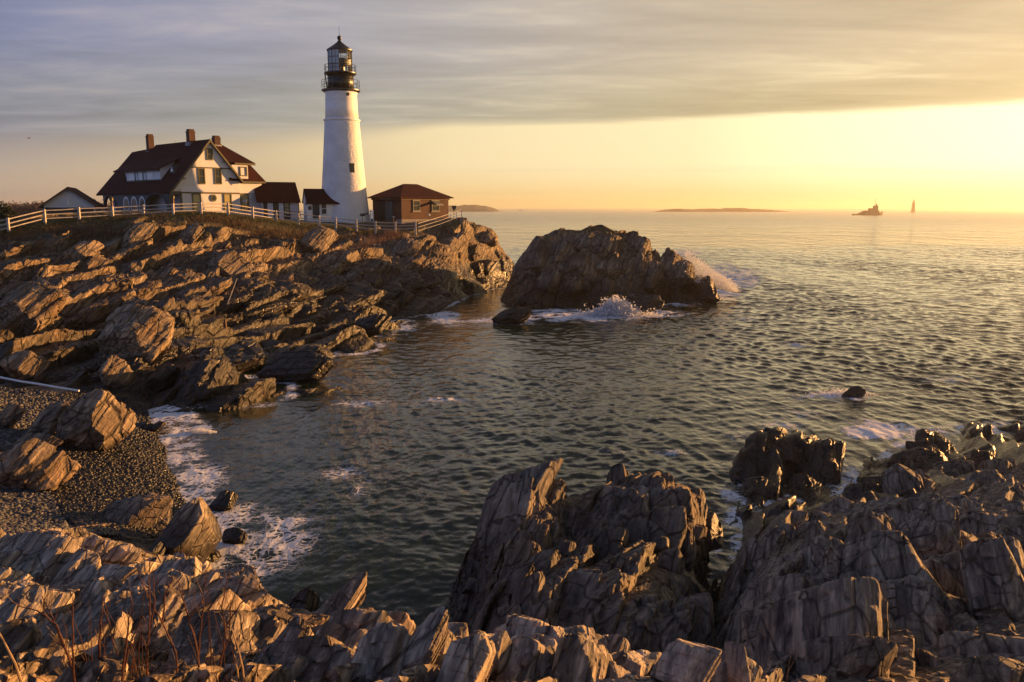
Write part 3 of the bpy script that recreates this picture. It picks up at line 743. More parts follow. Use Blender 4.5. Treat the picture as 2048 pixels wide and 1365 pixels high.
# ---------------------------------------------------------------- rocks that stand apart from the shore
class Field:
    def __init__(s, pts):
        s.c = np.array(pts); s.u = uv(s.c[:, 0], s.c[:, 1]); n = len(pts)
        D = np.linalg.norm(s.u[:, None]-s.u[None], axis=2); A = np.zeros((n+3, n+3)); A[:n, :n] = D-np.eye(n)*0.001
        Pm = np.concatenate([np.ones((n, 1)), s.u], 1); A[:n, n:] = Pm; A[n:, :n] = Pm.T
        s.w = np.linalg.solve(A, np.concatenate([s.c[:, 2], np.zeros(3)]))
    def z(s, X, Y):
        sh = X.shape; U = uv(X.ravel(), Y.ravel())
        D = np.sqrt((U[:, 0:1]-s.u[None, :, 0])**2+(U[:, 1:2]-s.u[None, :, 1])**2)
        return (D@s.w[:-3]+s.w[-3]+U@s.w[-2:]).reshape(sh)
def outcrop(name, label, pts, px0, px1, ncol, Y0, Y1, nrow, L, tilt, lean, seed, mat, cut=-0.8, group=None, cat='rock', extra=(), slabs_=None):
    f = Field(pts)
    t = (np.linspace(px0, px1, ncol)-1024)/F*CP
    yy = np.linspace(Y0, Y1, 400)
    X = t[:, None]*yy[None]; Yg = np.repeat(yy[None], ncol, 0)
    Z = f.z(X, Yg)
    q0 = np.stack([X, Yg, Z], -1).reshape(-1, 3)
    Zc = coarse(q0, np.ones(len(q0)), L, seed, tilt, None)[:, 2].reshape(Z.shape)
    dz = np.abs(np.diff(Zc, axis=1)); dy = np.diff(Yg, axis=1)
    w = np.sqrt((dy*0.3)**2+dz**2)+0.2*dy; w *= np.where(Zc[:, 1:] < -0.7, 0.2, 1)
    w = np.stack([np.convolve(np.pad(w[:, j], 4, 'edge'), np.ones(9)/9, 'valid') for j in range(w.shape[1])], 1)
    S_ = np.concatenate([np.zeros((ncol, 1)), np.cumsum(w, 1)], 1)
    Yn = np.stack([np.interp(np.linspace(0, S_[i, -1], nrow), S_[i], yy) for i in range(ncol)])
    Xn = t[:, None]*Yn
    P = np.stack([Xn, Yn, f.z(Xn, Yn)], -1).transpose(1, 0, 2).reshape(-1, 3)
    Q = rockify(P, np.ones(len(P)), L, seed, tilt, lean, (nrow, ncol))
    Fc = grid_faces(nrow, ncol); Fc = Fc[Q[Fc][:, :, 2].max(1) > cut]
    V, Fc, _ = drop_unused(Q, Fc)
    if slabs_:
        q, f_ = scatter(f.z, *slabs_); Fc = np.concatenate([Fc, f_+len(V)]); V = np.concatenate([V, q])
    for (bx, sd, dp, ln, kw) in extra:
        q, f_ = block('', '', bx, sd, None, dp, ln, raw=True, **kw); Fc = np.concatenate([Fc, f_+len(V)]); V = np.concatenate([V, q])
    o = mesh_np(name, V, Fc, mat)
    return tag(o, label, cat, group)
def hit(px, py, Ymin=5.0, Ymax=135.0):
    d = ray(px, py); yy = np.exp(np.linspace(math.log(Ymin), math.log(Ymax), 900))
    z = H+d[2]*yy/d[1]; g = np.maximum(fast_z(yy*d[0]/d[1], yy), 0.0)
    i = int(np.argmax(z <= g)) if (z <= g).any() else len(yy)-1
    return np.array([yy[i]*d[0]/d[1], yy[i], z[i]])
def block(name, label, box, seed, mat='rock_near', depth=1.0, lean=0.25, yaw=None, Y=None, sink=0.35, cuts=5, n=44, ex=5.0, rise=0.0, cat='rock', group=None, taper=0.25, raw=False, th=None):
    """a fractured boulder: rounded block, cut by joint planes, then broken up along bedding"""
    x0, y0, x1, y1 = box; px = (x0+x1)/2
    B = hit(px, y1) if Y is None else at(px, y1, Y)
    dist = math.sqrt(B[0]**2+B[1]**2+(H-B[2])**2); el = math.asin((H-B[2])/dist)
    w = (x1-x0)/F*dist; vis = (y1-y0)/F*dist; dp = depth*w
    h = max((vis-0.55*dp*math.sin(el))/math.cos(el), 0.35*vis)
    n = max(14, int(n*0.75*DET))
    g = np.random.default_rng(seed)
    th = th or {True: .8}.get(ex < 4, .5)
    P, Fc = slab_geo(seed, n, (th*(.8+.4*g.random()), .8*(.85+.3*g.random()), 1.0), 0.12, 3.4 if ex < 4 else 9.0, ex >= 4)
    if taper > .3:
        u = (P[:, 2]-P[:, 2].min())/np.ptp(P[:, 2]); P[:, :2] *= (1.15-(taper+.15)*u)[:, None]; P[:, 0] += lean*P[:, 2]
    # fit to its size: width across, height as seen from above at this distance
    vw = P[:, 2]*math.cos(el)+P[:, 1]*math.sin(el)
    ex_, ev = np.ptp(P[:, 0]), np.ptp(vw)
    sv = vis*(1+0.30*sink)/ev
    P = P*np.array([w/ex_, sv, sv])
    vw = P[:, 2]*math.cos(el)+P[:, 1]*math.sin(el)
    top = np.array([B[0], B[1]+0.2*w, 0]); P[:, 0] += B[0]-(P[:, 0].max()+P[:, 0].min())/2
    P[:, 1] += B[1]+0.30*np.ptp(P[:, 1])
    vw = P[:, 2]*math.cos(el)+P[:, 1]*math.sin(el)
    want = B[2]*math.cos(el)+B[1]*math.sin(el)+vis
    P[:, 2] += (want-vw.max())/math.cos(el)
    Q = P
    if raw: return Q, Fc
    o = mesh_np(name, Q, Fc, M[mat])
    return tag(o, label, cat, group)
def Z0(px, py, z=0.0): return tuple(onz(px, py, z))
def A(px, py, Y): return tuple(at(px, py, Y))
def W(px, Y, z): return ((px-1024)/F*Y*CP, Y, z)
# the big islet off the point
pts = [Z0(1022,612), Z0(1060,616), Z0(1110,619), Z0(1170,624), Z0(1230,622), Z0(1290,612), Z0(1340,603), Z0(1400,601), Z0(1440,590),
       A(1072,470,97), A(1100,466,98), A(1130,455,100), A(1185,449,102), A(1250,462,102), A(1262,480,101), A(1285,500,100), A(1330,518,99), A(1370,542,98), A(1400,564,96.5), A(1424,584,95),
       A(1050,530,94.5), A(1040,560,93), A(1120,525,94.5), A(1200,506,96.5), A(1180,565,92.5), A(1250,540,95), A(1300,570,94), A(1350,575,94.5), A(1100,585,91.3), A(1150,480,97.5), A(1220,474,99),
       A(1024,548,96), A(1032,520,97), A(1030,590,93)]
pts += [W(px, 112, -1.6) for px in (1000, 1100, 1200, 1300, 1400, 1480)]+[W(px, 107, 2.5) for px in (1080, 1150, 1220)]
pts += [W(1000, Y, -1.6) for Y in (92, 100)]+[W(1470, 98, -1.6), W(1490, 92, -1.6), W(1468, 104, -1.2)]+[Z0(px, 645, -1.6) for px in (1020, 1100, 1200, 1300, 1420)]
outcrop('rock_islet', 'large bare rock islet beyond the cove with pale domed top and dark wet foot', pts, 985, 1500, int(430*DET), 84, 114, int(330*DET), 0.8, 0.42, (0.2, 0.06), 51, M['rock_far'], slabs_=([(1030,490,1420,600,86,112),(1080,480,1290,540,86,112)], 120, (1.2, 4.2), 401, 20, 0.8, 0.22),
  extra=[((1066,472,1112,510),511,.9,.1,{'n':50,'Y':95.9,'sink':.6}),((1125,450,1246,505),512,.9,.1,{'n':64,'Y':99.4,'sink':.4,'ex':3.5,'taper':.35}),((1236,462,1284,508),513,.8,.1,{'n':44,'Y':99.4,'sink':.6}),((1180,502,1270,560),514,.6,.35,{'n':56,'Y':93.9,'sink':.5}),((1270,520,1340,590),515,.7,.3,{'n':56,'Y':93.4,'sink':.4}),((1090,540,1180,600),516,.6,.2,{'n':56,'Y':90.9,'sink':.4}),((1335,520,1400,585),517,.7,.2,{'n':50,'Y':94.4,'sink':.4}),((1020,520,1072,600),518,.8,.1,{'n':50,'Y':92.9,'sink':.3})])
# the dark crag in front
pts = [Z0(902,1228), Z0(912,1160), Z0(930,1110),
       A(950,1085,20.5), A(985,1005,21), A(1002,962,21.2), A(1040,954,21.4), A(1082,964,21.3), A(1090,1010,21), A(1102,1062,20.5),
       A(1122,1012,23), A(1180,996,23.5), A(1228,990,24), A(1240,940,24.5), A(1282,941,24.5), A(1340,984,24), A(1400,1008,23.5), A(1420,1050,22.5), A(1424,1092,21),
       A(1000,1110,18.6), A(1080,1085,19), A(1150,1085,19.6), A(1270,1045,20.6), A(1310,1045,20), A(1390,1052,20.2), A(1200,1115,17.6), A(1300,1130,17), A(1390,1150,17.6), A(980,1170,17), A(1100,1190,15.6), A(1200,1215,15), A(1250,1262,13.8), A(950,1240,15.8), A(1060,1254,14.3), A(1380,1225,15)]
pts += [W(px, 12.7, 1.6) for px in (920, 1020, 1120, 1220, 1320, 1400)]+[W(px, 27, -1.6) for px in (1000, 1100, 1200, 1300, 1430)]+[W(1000, 23.8, -1.2), W(1060, 23.8, -1.0), W(860, 20, -1.6), W(870, 17, -1.6), W(890, 24, -1.6), W(1440, 24, -1.4), W(1436, 20, 0.2), W(1434, 16, 0.6), W(1100,24.6,-.6)]
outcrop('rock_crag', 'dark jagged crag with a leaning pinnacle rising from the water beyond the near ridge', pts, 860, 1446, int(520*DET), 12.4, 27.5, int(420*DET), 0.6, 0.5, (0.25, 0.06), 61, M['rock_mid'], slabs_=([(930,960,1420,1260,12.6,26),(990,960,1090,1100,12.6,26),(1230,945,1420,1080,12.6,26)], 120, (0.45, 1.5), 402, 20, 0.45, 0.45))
# sea rocks on the right
pts = [Z0(1472,935), Z0(1482,985), Z0(1540,1004), Z0(1600,1002), Z0(1648,985), Z0(1678,935), Z0(1672,905), A(1484,892,31.5), A(1500,866,33), A(1552,856,33.4), A(1600,872,33), A(1655,895,32.3), A(1560,925,30.8), A(1520,960,29.6), A(1600,955,30.3), A(1630,983,28.7)]
pts += [Z0(px, py, -1.6) for px, py in ((1440,880),(1430,960),(1480,1040),(1580,1040),(1690,1010),(1720,930),(1700,870),(1600,815),(1500,815),(1560,812))]
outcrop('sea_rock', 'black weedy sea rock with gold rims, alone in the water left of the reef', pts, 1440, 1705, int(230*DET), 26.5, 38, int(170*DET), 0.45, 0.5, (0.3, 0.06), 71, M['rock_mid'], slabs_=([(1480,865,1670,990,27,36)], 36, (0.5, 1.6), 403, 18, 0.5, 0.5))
pts = [Z0(1778,945), Z0(1782,905), A(1790,897,33.5), A(1830,884,34), A(1880,882,34), A(1950,900,33), A(2005,925,31), A(1900,922,31.5), A(1840,930,31), Z0(2020,930), Z0(1900,955), Z0(1810,955)]
pts += [Z0(px, py, -1.4) for px, py in ((1745,930),(1760,870),(1850,838),(1960,850),(2050,890),(2060,960),(1900,985),(1790,980))]
outcrop('sea_rock', 'long black reef rock at the right, behind the tilted dark block', pts, 1755, 2045, int(240*DET), 28.5, 39, int(150*DET), 0.45, 0.5, (0.3, 0.06), 81, M['rock_mid'], slabs_=([(1785,870,2010,945,29,38)], 36, (0.6, 1.8), 404, 18, 0.5, 0.5))
pts = [Z0(1716,1012), Z0(1716,985), A(1730,974,28), A(1790,960,28.6), A(1850,964,28), A(1905,1000,26), A(1880,1020,24.6), A(1800,1010,25.5), A(1740,1005,26), Z0(1920,1030), Z0(1820,1042), Z0(1740,1030)]
pts += [Z0(px, py, -1.2) for px, py in ((1690,1000),(1700,950),(1790,915),(1880,920),(1960,985),(1940,1060),(1800,1070),(1700,1050))]
outcrop('sea_rock', 'tilted dark block with a cracked flat face before the long black reef', pts, 1695, 1950, int(230*DET), 22.5, 32, int(150*DET), 0.45, 0.45, (0.3, 0.06), 91, M['rock_mid'], slabs_=([(1720,950,1910,1030,23,31)], 30, (0.6, 1.9), 405, 18, 0.5, 0.5))

BL = [
 # cove boulders
 ('boulder','great orange lit slab block on the pebble beach, split by a long crack',(112,792,236,906),1,'rock_dry',.9,.1,{'n':80,'taper':.05,'th':1.0}),
 ('boulder','square sided block with a pale flat top above the grey pebbles at the left edge',(-10,893,122,986),2,'rock_dry',1.0,.05,{'n':66,'taper':.05,'th':1.0}),
 ('boulder','dark broken block left of the great orange slab block on the beach',(55,812,118,880),3,'rock_dry',1.0,.1,{'n':40}),
 ('boulder','jumble block at the left edge above the square sided block',(-20,815,38,862),4,'rock_dry',1.0,.1,{'n':36}),
 ('boulder','low tan block between the square sided block and the dark broken block',(20,872,112,905),5,'rock_dry',.8,.1,{'n':36}),
 ('stone','small pale stone lying upper of two against the square sided block on the beach',(116,924,136,944),6,'rock_near',.9,.0,{'n':18}),
 ('stone','small pale stone lying lower of two against the square sided block on the beach',(120,940,141,957),7,'rock_near',.9,.0,{'n':18}),
 ('boulder','rounded brown boulder with yellow weed at the edge of the foam, lower left',(296,1012,412,1150),8,'rock_near',.9,.0,{'n':70,'Y':22.6,'ex':3.2,'taper':.2}),
 ('boulder','leaning brown slab leading up to the weedy boulder at the beach end',(176,998,318,1096),9,'rock_near',.8,.25,{'n':60,'Y':24.2}),
 ('sea_rock','small dark pointed rock awash in the foam off the beach',(412,984,468,1022),10,'rock_mid',.9,.0,{'n':30,'Y':27.7,'taper':.5}),
 ('sea_rock','low dark rock awash in the thickest foam near the weedy boulder',(440,1058,490,1088),11,'rock_mid',.9,.0,{'n':26,'Y':24.8}),
 ('stone','little dark stone in the foam against the weedy boulder',(402,1084,430,1104),12,'rock_mid',.9,.0,{'n':20,'Y':24.2}),
 ('stone','yellow lit slab end at the tip of the beach spit',(298,843,328,862),13,'rock_near',.8,.1,{'n':22,'Y':38.0}),
 ('stone','flat grey slab lying along the beach spit',(238,846,302,863),14,'rock_near',.6,.0,{'n':26,'Y':38.0}),
 # near left slabs
 ('boulder','tan slab with sharp striped face among the near left rocks, below the pebbles',(78,1108,158,1158),21,'rock_near',.8,.35,{'n':46}),
 ('boulder','tall tan slab right of the striped slab, its lit end facing right',(140,1080,214,1140),22,'rock_near',.8,.4,{'n':46}),
 ('boulder','long tan slab at the left edge under the grey pebbles',(-20,1078,118,1150),23,'rock_near',.6,.45,{'n':52}),
 ('boulder','grey topped slab with an orange nose beside the weedy boulder',(188,1096,272,1146),24,'rock_near',.8,.3,{'n':46}),
 ('boulder','pale blue grey slab in the middle of the near left rocks',(150,1140,262,1196),25,'rock_near',.7,.3,{'n':50}),
 ('boulder','low pale slab with a warm rim at the left, above the soil',(20,1188,132,1232),26,'rock_near',.8,.3,{'n':46}),
 ('boulder','small orange block standing at the left edge among the slabs',(14,1156,48,1186),27,'rock_near',.9,.2,{'n':26}),
 ('boulder','grey slab lying between the two pale slabs at the left',(88,1174,184,1206),28,'rock_near',.7,.3,{'n':40}),
 ('boulder','broad flat slab with a long orange right edge, behind the bare stems',(165,1192,352,1312),29,'rock_near',.7,.5,{'n':70,'cuts':4}),
 ('boulder','upright grey block with a bright orange end above the foam',(372,1164,520,1250),30,'rock_near',.7,.35,{'n':64,'cuts':4}),
 ('boulder','lower block with an orange corner under the upright grey block',(340,1236,500,1330),31,'rock_near',.7,.35,{'n':56,'cuts':4}),
 ('boulder','knobbly orange lump at the lower left behind the stems',(62,1284,118,1340),32,'rock_near',.9,.2,{'n':36}),
 # ridge teeth
 ('rock_tooth','triangular pinkish tooth left of the tallest tooth, nearer the viewer',(494,1248,612,1356),41,'rock_near',.6,.45,{'n':60,'taper':.55}),
 ('rock_tooth','smooth sloping tooth just behind and left of the tallest tooth',(538,1184,628,1256),42,'rock_near',.7,.4,{'n':50,'taper':.5}),
 ('rock_tooth','tallest tooth of the near ridge, leaning right against the dark water',(612,1160,724,1290),43,'rock_near',.6,.5,{'n':70,'taper':.45}),
 ('rock_tooth','short blunt tooth right of the tallest tooth, notched on top',(712,1230,786,1300),44,'rock_near',.7,.45,{'n':46}),
 ('rock_tooth','ribbed grey tooth in the middle of the near ridge with an orange tip',(770,1234,890,1375),45,'rock_near',.6,.6,{'n':64,'taper':.4}),
 ('rock_tooth','blue grey leaning slab right of the short blunt tooth',(690,1262,812,1385),46,'rock_near',.6,.6,{'n':60,'taper':.3}),
 ('rock_tooth','stubby pale tooth beside the ribbed grey tooth',(872,1250,930,1306),47,'rock_near',.7,.4,{'n':40}),
 ('rock_tooth','wide ribbed slab left of the rounded orange tooth, cut off by the lower edge',(868,1280,986,1390),48,'rock_near',.6,.55,{'n':60,'taper':.3}),
 ('rock_tooth','rounded bright orange tooth in the centre of the near ridge',(962,1274,1026,1360),49,'rock_near',.7,.3,{'n':46,'ex':3.5}),
 ('rock_tooth','tall square shouldered tooth below the dark crag',(1014,1238,1104,1336),50,'rock_near',.7,.35,{'n':56,'taper':.3}),
 ('rock_tooth','pointed orange tooth right of the square shouldered tooth',(1076,1264,1146,1330),51,'rock_near',.7,.3,{'n':46,'taper':.5}),
 ('rock_tooth','low peaked tooth with a dark cap right of the pointed orange tooth',(1172,1278,1262,1350),52,'rock_near',.7,.3,{'n':46,'taper':.5}),
 ('rock_tooth','fluted wall of slabs near the right end of the near ridge',(1312,1292,1440,1385),53,'rock_near',.6,.2,{'n':60,'taper':.1}),
 ('rock_tooth','upright flat topped slab at the right end of the near ridge',(1462,1297,1502,1385),54,'rock_near',.8,.05,{'n':44,'taper':.05,'cuts':3}),
 # right ledges
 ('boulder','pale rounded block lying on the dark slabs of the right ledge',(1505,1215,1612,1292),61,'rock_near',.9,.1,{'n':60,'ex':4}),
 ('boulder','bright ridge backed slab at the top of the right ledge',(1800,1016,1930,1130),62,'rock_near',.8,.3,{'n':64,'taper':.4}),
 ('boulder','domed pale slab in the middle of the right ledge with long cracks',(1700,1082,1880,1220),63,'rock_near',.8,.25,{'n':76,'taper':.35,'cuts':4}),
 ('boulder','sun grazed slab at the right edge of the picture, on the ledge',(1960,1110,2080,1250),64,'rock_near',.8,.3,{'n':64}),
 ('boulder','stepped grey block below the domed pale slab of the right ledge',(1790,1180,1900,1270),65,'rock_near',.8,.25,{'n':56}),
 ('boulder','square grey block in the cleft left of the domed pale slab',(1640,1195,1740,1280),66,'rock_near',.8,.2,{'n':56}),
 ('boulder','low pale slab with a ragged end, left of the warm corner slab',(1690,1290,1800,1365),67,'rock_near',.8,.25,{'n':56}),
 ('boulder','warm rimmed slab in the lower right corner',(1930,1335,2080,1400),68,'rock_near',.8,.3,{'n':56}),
 # headland
 ('crag_block','big block with a square jointed orange face low on the headland',(205,618,326,732),81,'rock_dry',.9,.25,{'th':.95,'n':76,'taper':.1,'cuts':4}),
 ('crag_block','orange faced block at the left edge of the headland, half way up',(-10,572,104,664),82,'rock_dry',.9,.2,{'th':.95,'n':60,'taper':.15}),
 ('crag_block','small orange block above the white pipe',(4,708,76,756),83,'rock_dry',.9,.2,{'th':.95,'n':44}),
 ('crag_block','jutting orange block at the seaward end of the wet ledge, under the cliff',(512,702,662,766),84,'rock_mid',.35,.1,{'n':70,'taper':.1,'Y':49.4,'yaw':-30}),
 ('crag_block','black square block with a gold edge at the foot of the cliff',(690,628,780,682),85,'rock_mid',.7,.05,{'n':54,'taper':.05,'Y':66}),
 ('crag_block','craggy orange outcrop in the middle of the headland slope',(405,500,498,556),86,'rock_dry',.8,.2,{'th':.95,'n':56}),
 ('crag_block','block with orange nose below the big jointed block',(195,716,250,782),87,'rock_dry',.9,.1,{'th':.95,'n':44}),
 ('crag_block','rust faced block above the surf at the foot of the headland',(288,730,348,782),88,'rock_mid',.9,.1,{'n':44}),
 ('crag_block','tall orange pinnacle on the cliff edge beside the end of the railing',(896,434,938,504),89,'rock_dry',.8,.12,{'n':56,'taper':.15,'Y':112,'ex':6}),
 ('crag_block','dark craggy block under the lawn in front of the white house',(235,450,300,502),90,'rock_dry',.8,.1,{'n':48}),
 ('crag_block','lichened block with an orange cap below the house corner',(355,448,402,496),91,'rock_dry',.8,.15,{'n':44}),
 ('crag_block','shaded block with a gold right side on the upper left slope',(110,486,186,530),92,'rock_dry',.8,.15,{'n':46}),
 ('crag_block','row of orange teeth just below the fence in front of the lighthouse',(590,452,668,512),93,'rock_dry',.8,.1,{'n':54}),
 ('crag_block','cluster of orange blocks under the dry grass',(770,478,842,520),94,'rock_dry',.8,.2,{'n':48}),
 ('crag_block','flat pale block jutting seaward below the orange pinnacle',(935,462,992,490),95,'rock_dry',.8,.1,{'n':44,'Y':117}),
 # islet
 ('sea_rock','low wet rock beside the left foot of the islet',(982,614,1066,652),101,'rock_far',.7,.0,{'n':46,'Y':75,'taper':.3}),
 ('sea_rock','sloping rock with spray bursting on its left, in front of the islet',(1240,588,1330,632),102,'rock_far',.7,.1,{'n':46,'Y':82,'taper':.4}),
 ('sea_rock','wedge shaped rock at the seaward tip of the islet',(1390,552,1438,606),103,'rock_far',.8,-.1,{'n':44,'Y':93,'taper':.35}),
 ('sea_rock','low black rock showing among breakers in open water on the right',(1686,774,1732,797),104,'rock_mid',.8,.0,{'n':30,'Y':45.4,'taper':.4}),
 ('sea_rock','dark rock at the right edge of the picture among the swell',(2032,862,2062,886),105,'rock_mid',.8,.0,{'n':24,'Y':36.4}),
 ('sea_rock','low flat rock behind the long reef rock',(1962,874,2020,896),106,'rock_mid',.7,.0,{'n':28,'Y':35.8}),
]
GRP = {'rock_tooth': 'upright teeth of rock along the near ridge', 'crag_block': 'jutting blocks on the headland', 'sea_rock': 'sea rocks', 'boulder': 'boulders of the cove and ledges', 'stone': 'loose stones on the beach'}
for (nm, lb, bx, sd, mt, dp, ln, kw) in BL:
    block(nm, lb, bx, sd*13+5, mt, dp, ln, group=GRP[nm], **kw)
# ---------------------------------------------------------------- buildings
def clap(name, col, pitch=0.13, depth=0.5):
    """painted clapboards: courses as a saw tooth in height"""
    t = NT(name); p = t.pos(); z = t.sep(p)[2]
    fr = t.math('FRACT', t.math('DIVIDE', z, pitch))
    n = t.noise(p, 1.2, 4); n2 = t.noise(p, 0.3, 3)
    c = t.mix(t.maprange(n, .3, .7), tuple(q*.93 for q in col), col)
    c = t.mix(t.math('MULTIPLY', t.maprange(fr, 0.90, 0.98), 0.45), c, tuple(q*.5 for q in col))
    t.put(c, t.b.inputs['Base Color']); t.b.inputs['Roughness'].default_value = 0.6
    t.put(t.bump(t.math('SUBTRACT', 1.0, fr), depth, 0.03), t.b.inputs['Normal'])
    return t.m
def shingle(name, col):
    t = NT(name); p = t.pos(); z = t.sep(p)[2]
    fr = t.math('FRACT', t.math('DIVIDE', z, 0.16))
    n = t.noise(p, 0.7, 5); n2 = t.noise(p, 9.0, 3)
    c = t.mix(t.maprange(n, .3, .7), tuple(q*.75 for q in col), tuple(q*1.25 for q in col))
    c = t.mix(t.maprange(n2, .35, .65), c, t.mix(1.0, c, (0.7, 0.7, 0.7), 'MULTIPLY'))
    c = t.mix(t.math('MULTIPLY', t.maprange(fr, 0.85, 0.97), 0.5), c, tuple(q*.4 for q in col))
    t.put(c, t.b.inputs['Base Color']); t.b.inputs['Roughness'].default_value = 0.8; t.b.inputs['Specular IOR Level'].default_value = 0.15
    t.put(t.bump(t.math('SUBTRACT', 1.0, fr), 0.5, 0.04), t.b.inputs['Normal'])
    return t.m
def brick(name, c1, c2, mortar, scale=1.0, rough=0.85, bumpd=0.02):
    t = NT(name); p = t.pos(); x, y, z = t.sep(p)
    u = t.math('ADD', t.math('MULTIPLY', x, 0.72), t.math('MULTIPLY', y, 0.70))
    b = t.node('ShaderNodeTexBrick'); t.put(t.comb(u, z, 0.0), b.inputs['Vector'])
    b.inputs['Color1'].default_value = (*c1, 1); b.inputs['Color2'].default_value = (*c2, 1); b.inputs['Mortar'].default_value = (*mortar, 1)
    b.inputs['Scale'].default_value = scale; b.inputs['Brick Width'].default_value = 0.24; b.inputs['Row Height'].default_value = 0.085; b.inputs['Mortar Size'].default_value = 0.008
    c = t.mix(t.maprange(t.noise(p, .8, 4), .35, .7), b.outputs['Color'], t.mix(1.0, b.outputs['Color'], (.65, .6, .55), 'MULTIPLY'))
    t.put(c, t.b.inputs['Base Color']); t.b.inputs['Roughness'].default_value = rough
    t.put(t.bump(b.outputs['Fac'], -0.5, bumpd), t.b.inputs['Normal'])
    return t.m
def rubble_white(name):
    t = NT(name); p = t.pos()
    m = t.node('ShaderNodeMapping'); t.put(p, m.inputs[0]); m.inputs['Scale'].default_value = (1.3, 1.3, 3.2)
    v = t.node('ShaderNodeTexVoronoi', feature='DISTANCE_TO_EDGE'); t.put(m.outputs[0], v.inputs['Vector']); v.inputs['Scale'].default_value = 1.0
    n = t.noise(m.outputs[0], 2.2, 5, 0.65)
    h = t.math('ADD', t.math('MULTIPLY', t.maprange(v.outputs[0], 0.0, 0.16), 0.6), t.math('MULTIPLY', n, 0.9))
    c = t.mix(t.maprange(t.noise(p, .5, 4), .35, .7), (0.66, 0.67, 0.68), (0.80, 0.80, 0.79))
    c = t.mix(t.math('MULTIPLY', t.maprange(v.outputs[0], 0.05, 0.0), 0.18), c, (0.42, 0.42, 0.44))
    t.put(c, t.b.inputs['Base Color']); t.b.inputs['Roughness'].default_value = 0.7
    t.put(t.bump(h, 0.6, 0.07), t.b.inputs['Normal'])
    return t.m
def glass(name, col=(0.02, 0.025, 0.03)):
    t = NT(name); t.b.inputs['Base Color'].default_value = (*col, 1); t.b.inputs['Roughness'].default_value = 0.2
    t.b.inputs['Specular IOR Level'].default_value = 0.35
    p = t.pos(); t.put(t.bump(t.noise(p, 1.5, 2), 0.15, 0.02), t.b.inputs['Normal'])
    return t.m
def clear_glass(name):
    t = NT(name); t.b.inputs['Base Color'].default_value = (0.95, 0.98, 1, 1); t.b.inputs['Roughness'].default_value = 0.02
    tr = t.node('ShaderNodeBsdfTransparent'); tr.inputs[0].default_value = (0.93, 0.96, 0.97, 1)
    gl = t.node('ShaderNodeBsdfGlossy'); gl.inputs['Roughness'].default_value = 0.03
    fr = t.node('ShaderNodeFresnel'); fr.inputs[0].default_value = 1.5
    mx = t.node('ShaderNodeMixShader'); t.put(fr, mx.inputs[0]); t.put(tr, mx.inputs[1]); t.put(gl, mx.inputs[2])
    t.put(mx, t.n['Material Output'].inputs[0])
    return t.m
M['clap'] = clap('white_clapboard', (0.68, 0.68, 0.69)); M['clapline'] = M['clap']
M['roof'] = shingle('red_shingle', (0.042, 0.007, 0.006))
M['trim'] = paint('olive_trim', (0.075, 0.068, 0.028), 0.55)
M['dgreen'] = paint('dark_green_trim', (0.022, 0.030, 0.030), 0.5)
M['porch'] = paint('porch_grey_green', (0.055, 0.075, 0.085), 0.6)
M['white'] = paint('white_paint', (0.78, 0.78, 0.77), 0.5, 0.05)
M['pane'] = glass('window_pane'); M['blind'] = glass('window_pane_blind', (0.42, 0.36, 0.16))
M['chim'] = brick('chimney_brick', (0.085, 0.03, 0.018), (0.06, 0.022, 0.015), (0.07, 0.05, 0.04))
M['brick'] = brick('house_brick', (0.095, 0.034, 0.02), (0.07, 0.026, 0.017), (0.07, 0.047, 0.037))
M['rubble'] = rubble_white('whitewashed_rubble')
M['smooth'] = paint('whitewashed_brick', (0.78, 0.78, 0.77), 0.65, 0.06, 1.2, 0.4, 0, 9)
M['iron'] = paint('black_iron', (0.012, 0.012, 0.012), 0.38, 0.2)
M['flash'] = paint('lead_flashing', (0.22, 0.23, 0.24), 0.5)
M['glass'] = clear_glass('lantern_glass'); M['cover'] = paint('white_blind', (0.80, 0.81, 0.84), 0.6, 0.03)
M['lens'] = paint('lamp_metal', (0.09, 0.075, 0.05), 0.3, 0.2, 3, 0, 0.4)
M['wood'] = paint('weathered_rail', (0.44, 0.40, 0.36), 0.8, 0.25, 6)
M['brown'] = paint('brown_wood', (0.11, 0.05, 0.03), 0.7, 0.2)
M['steel'] = paint('grey_metal', (0.30, 0.30, 0.30), 0.45, 0.1, 4, 0, 0.5)
M['sashgrey'] = paint('grey_sash', (0.13, 0.13, 0.115), .6)
M['stone'] = paint('concrete', (0.22, 0.20, 0.18), 0.9, 0.2)

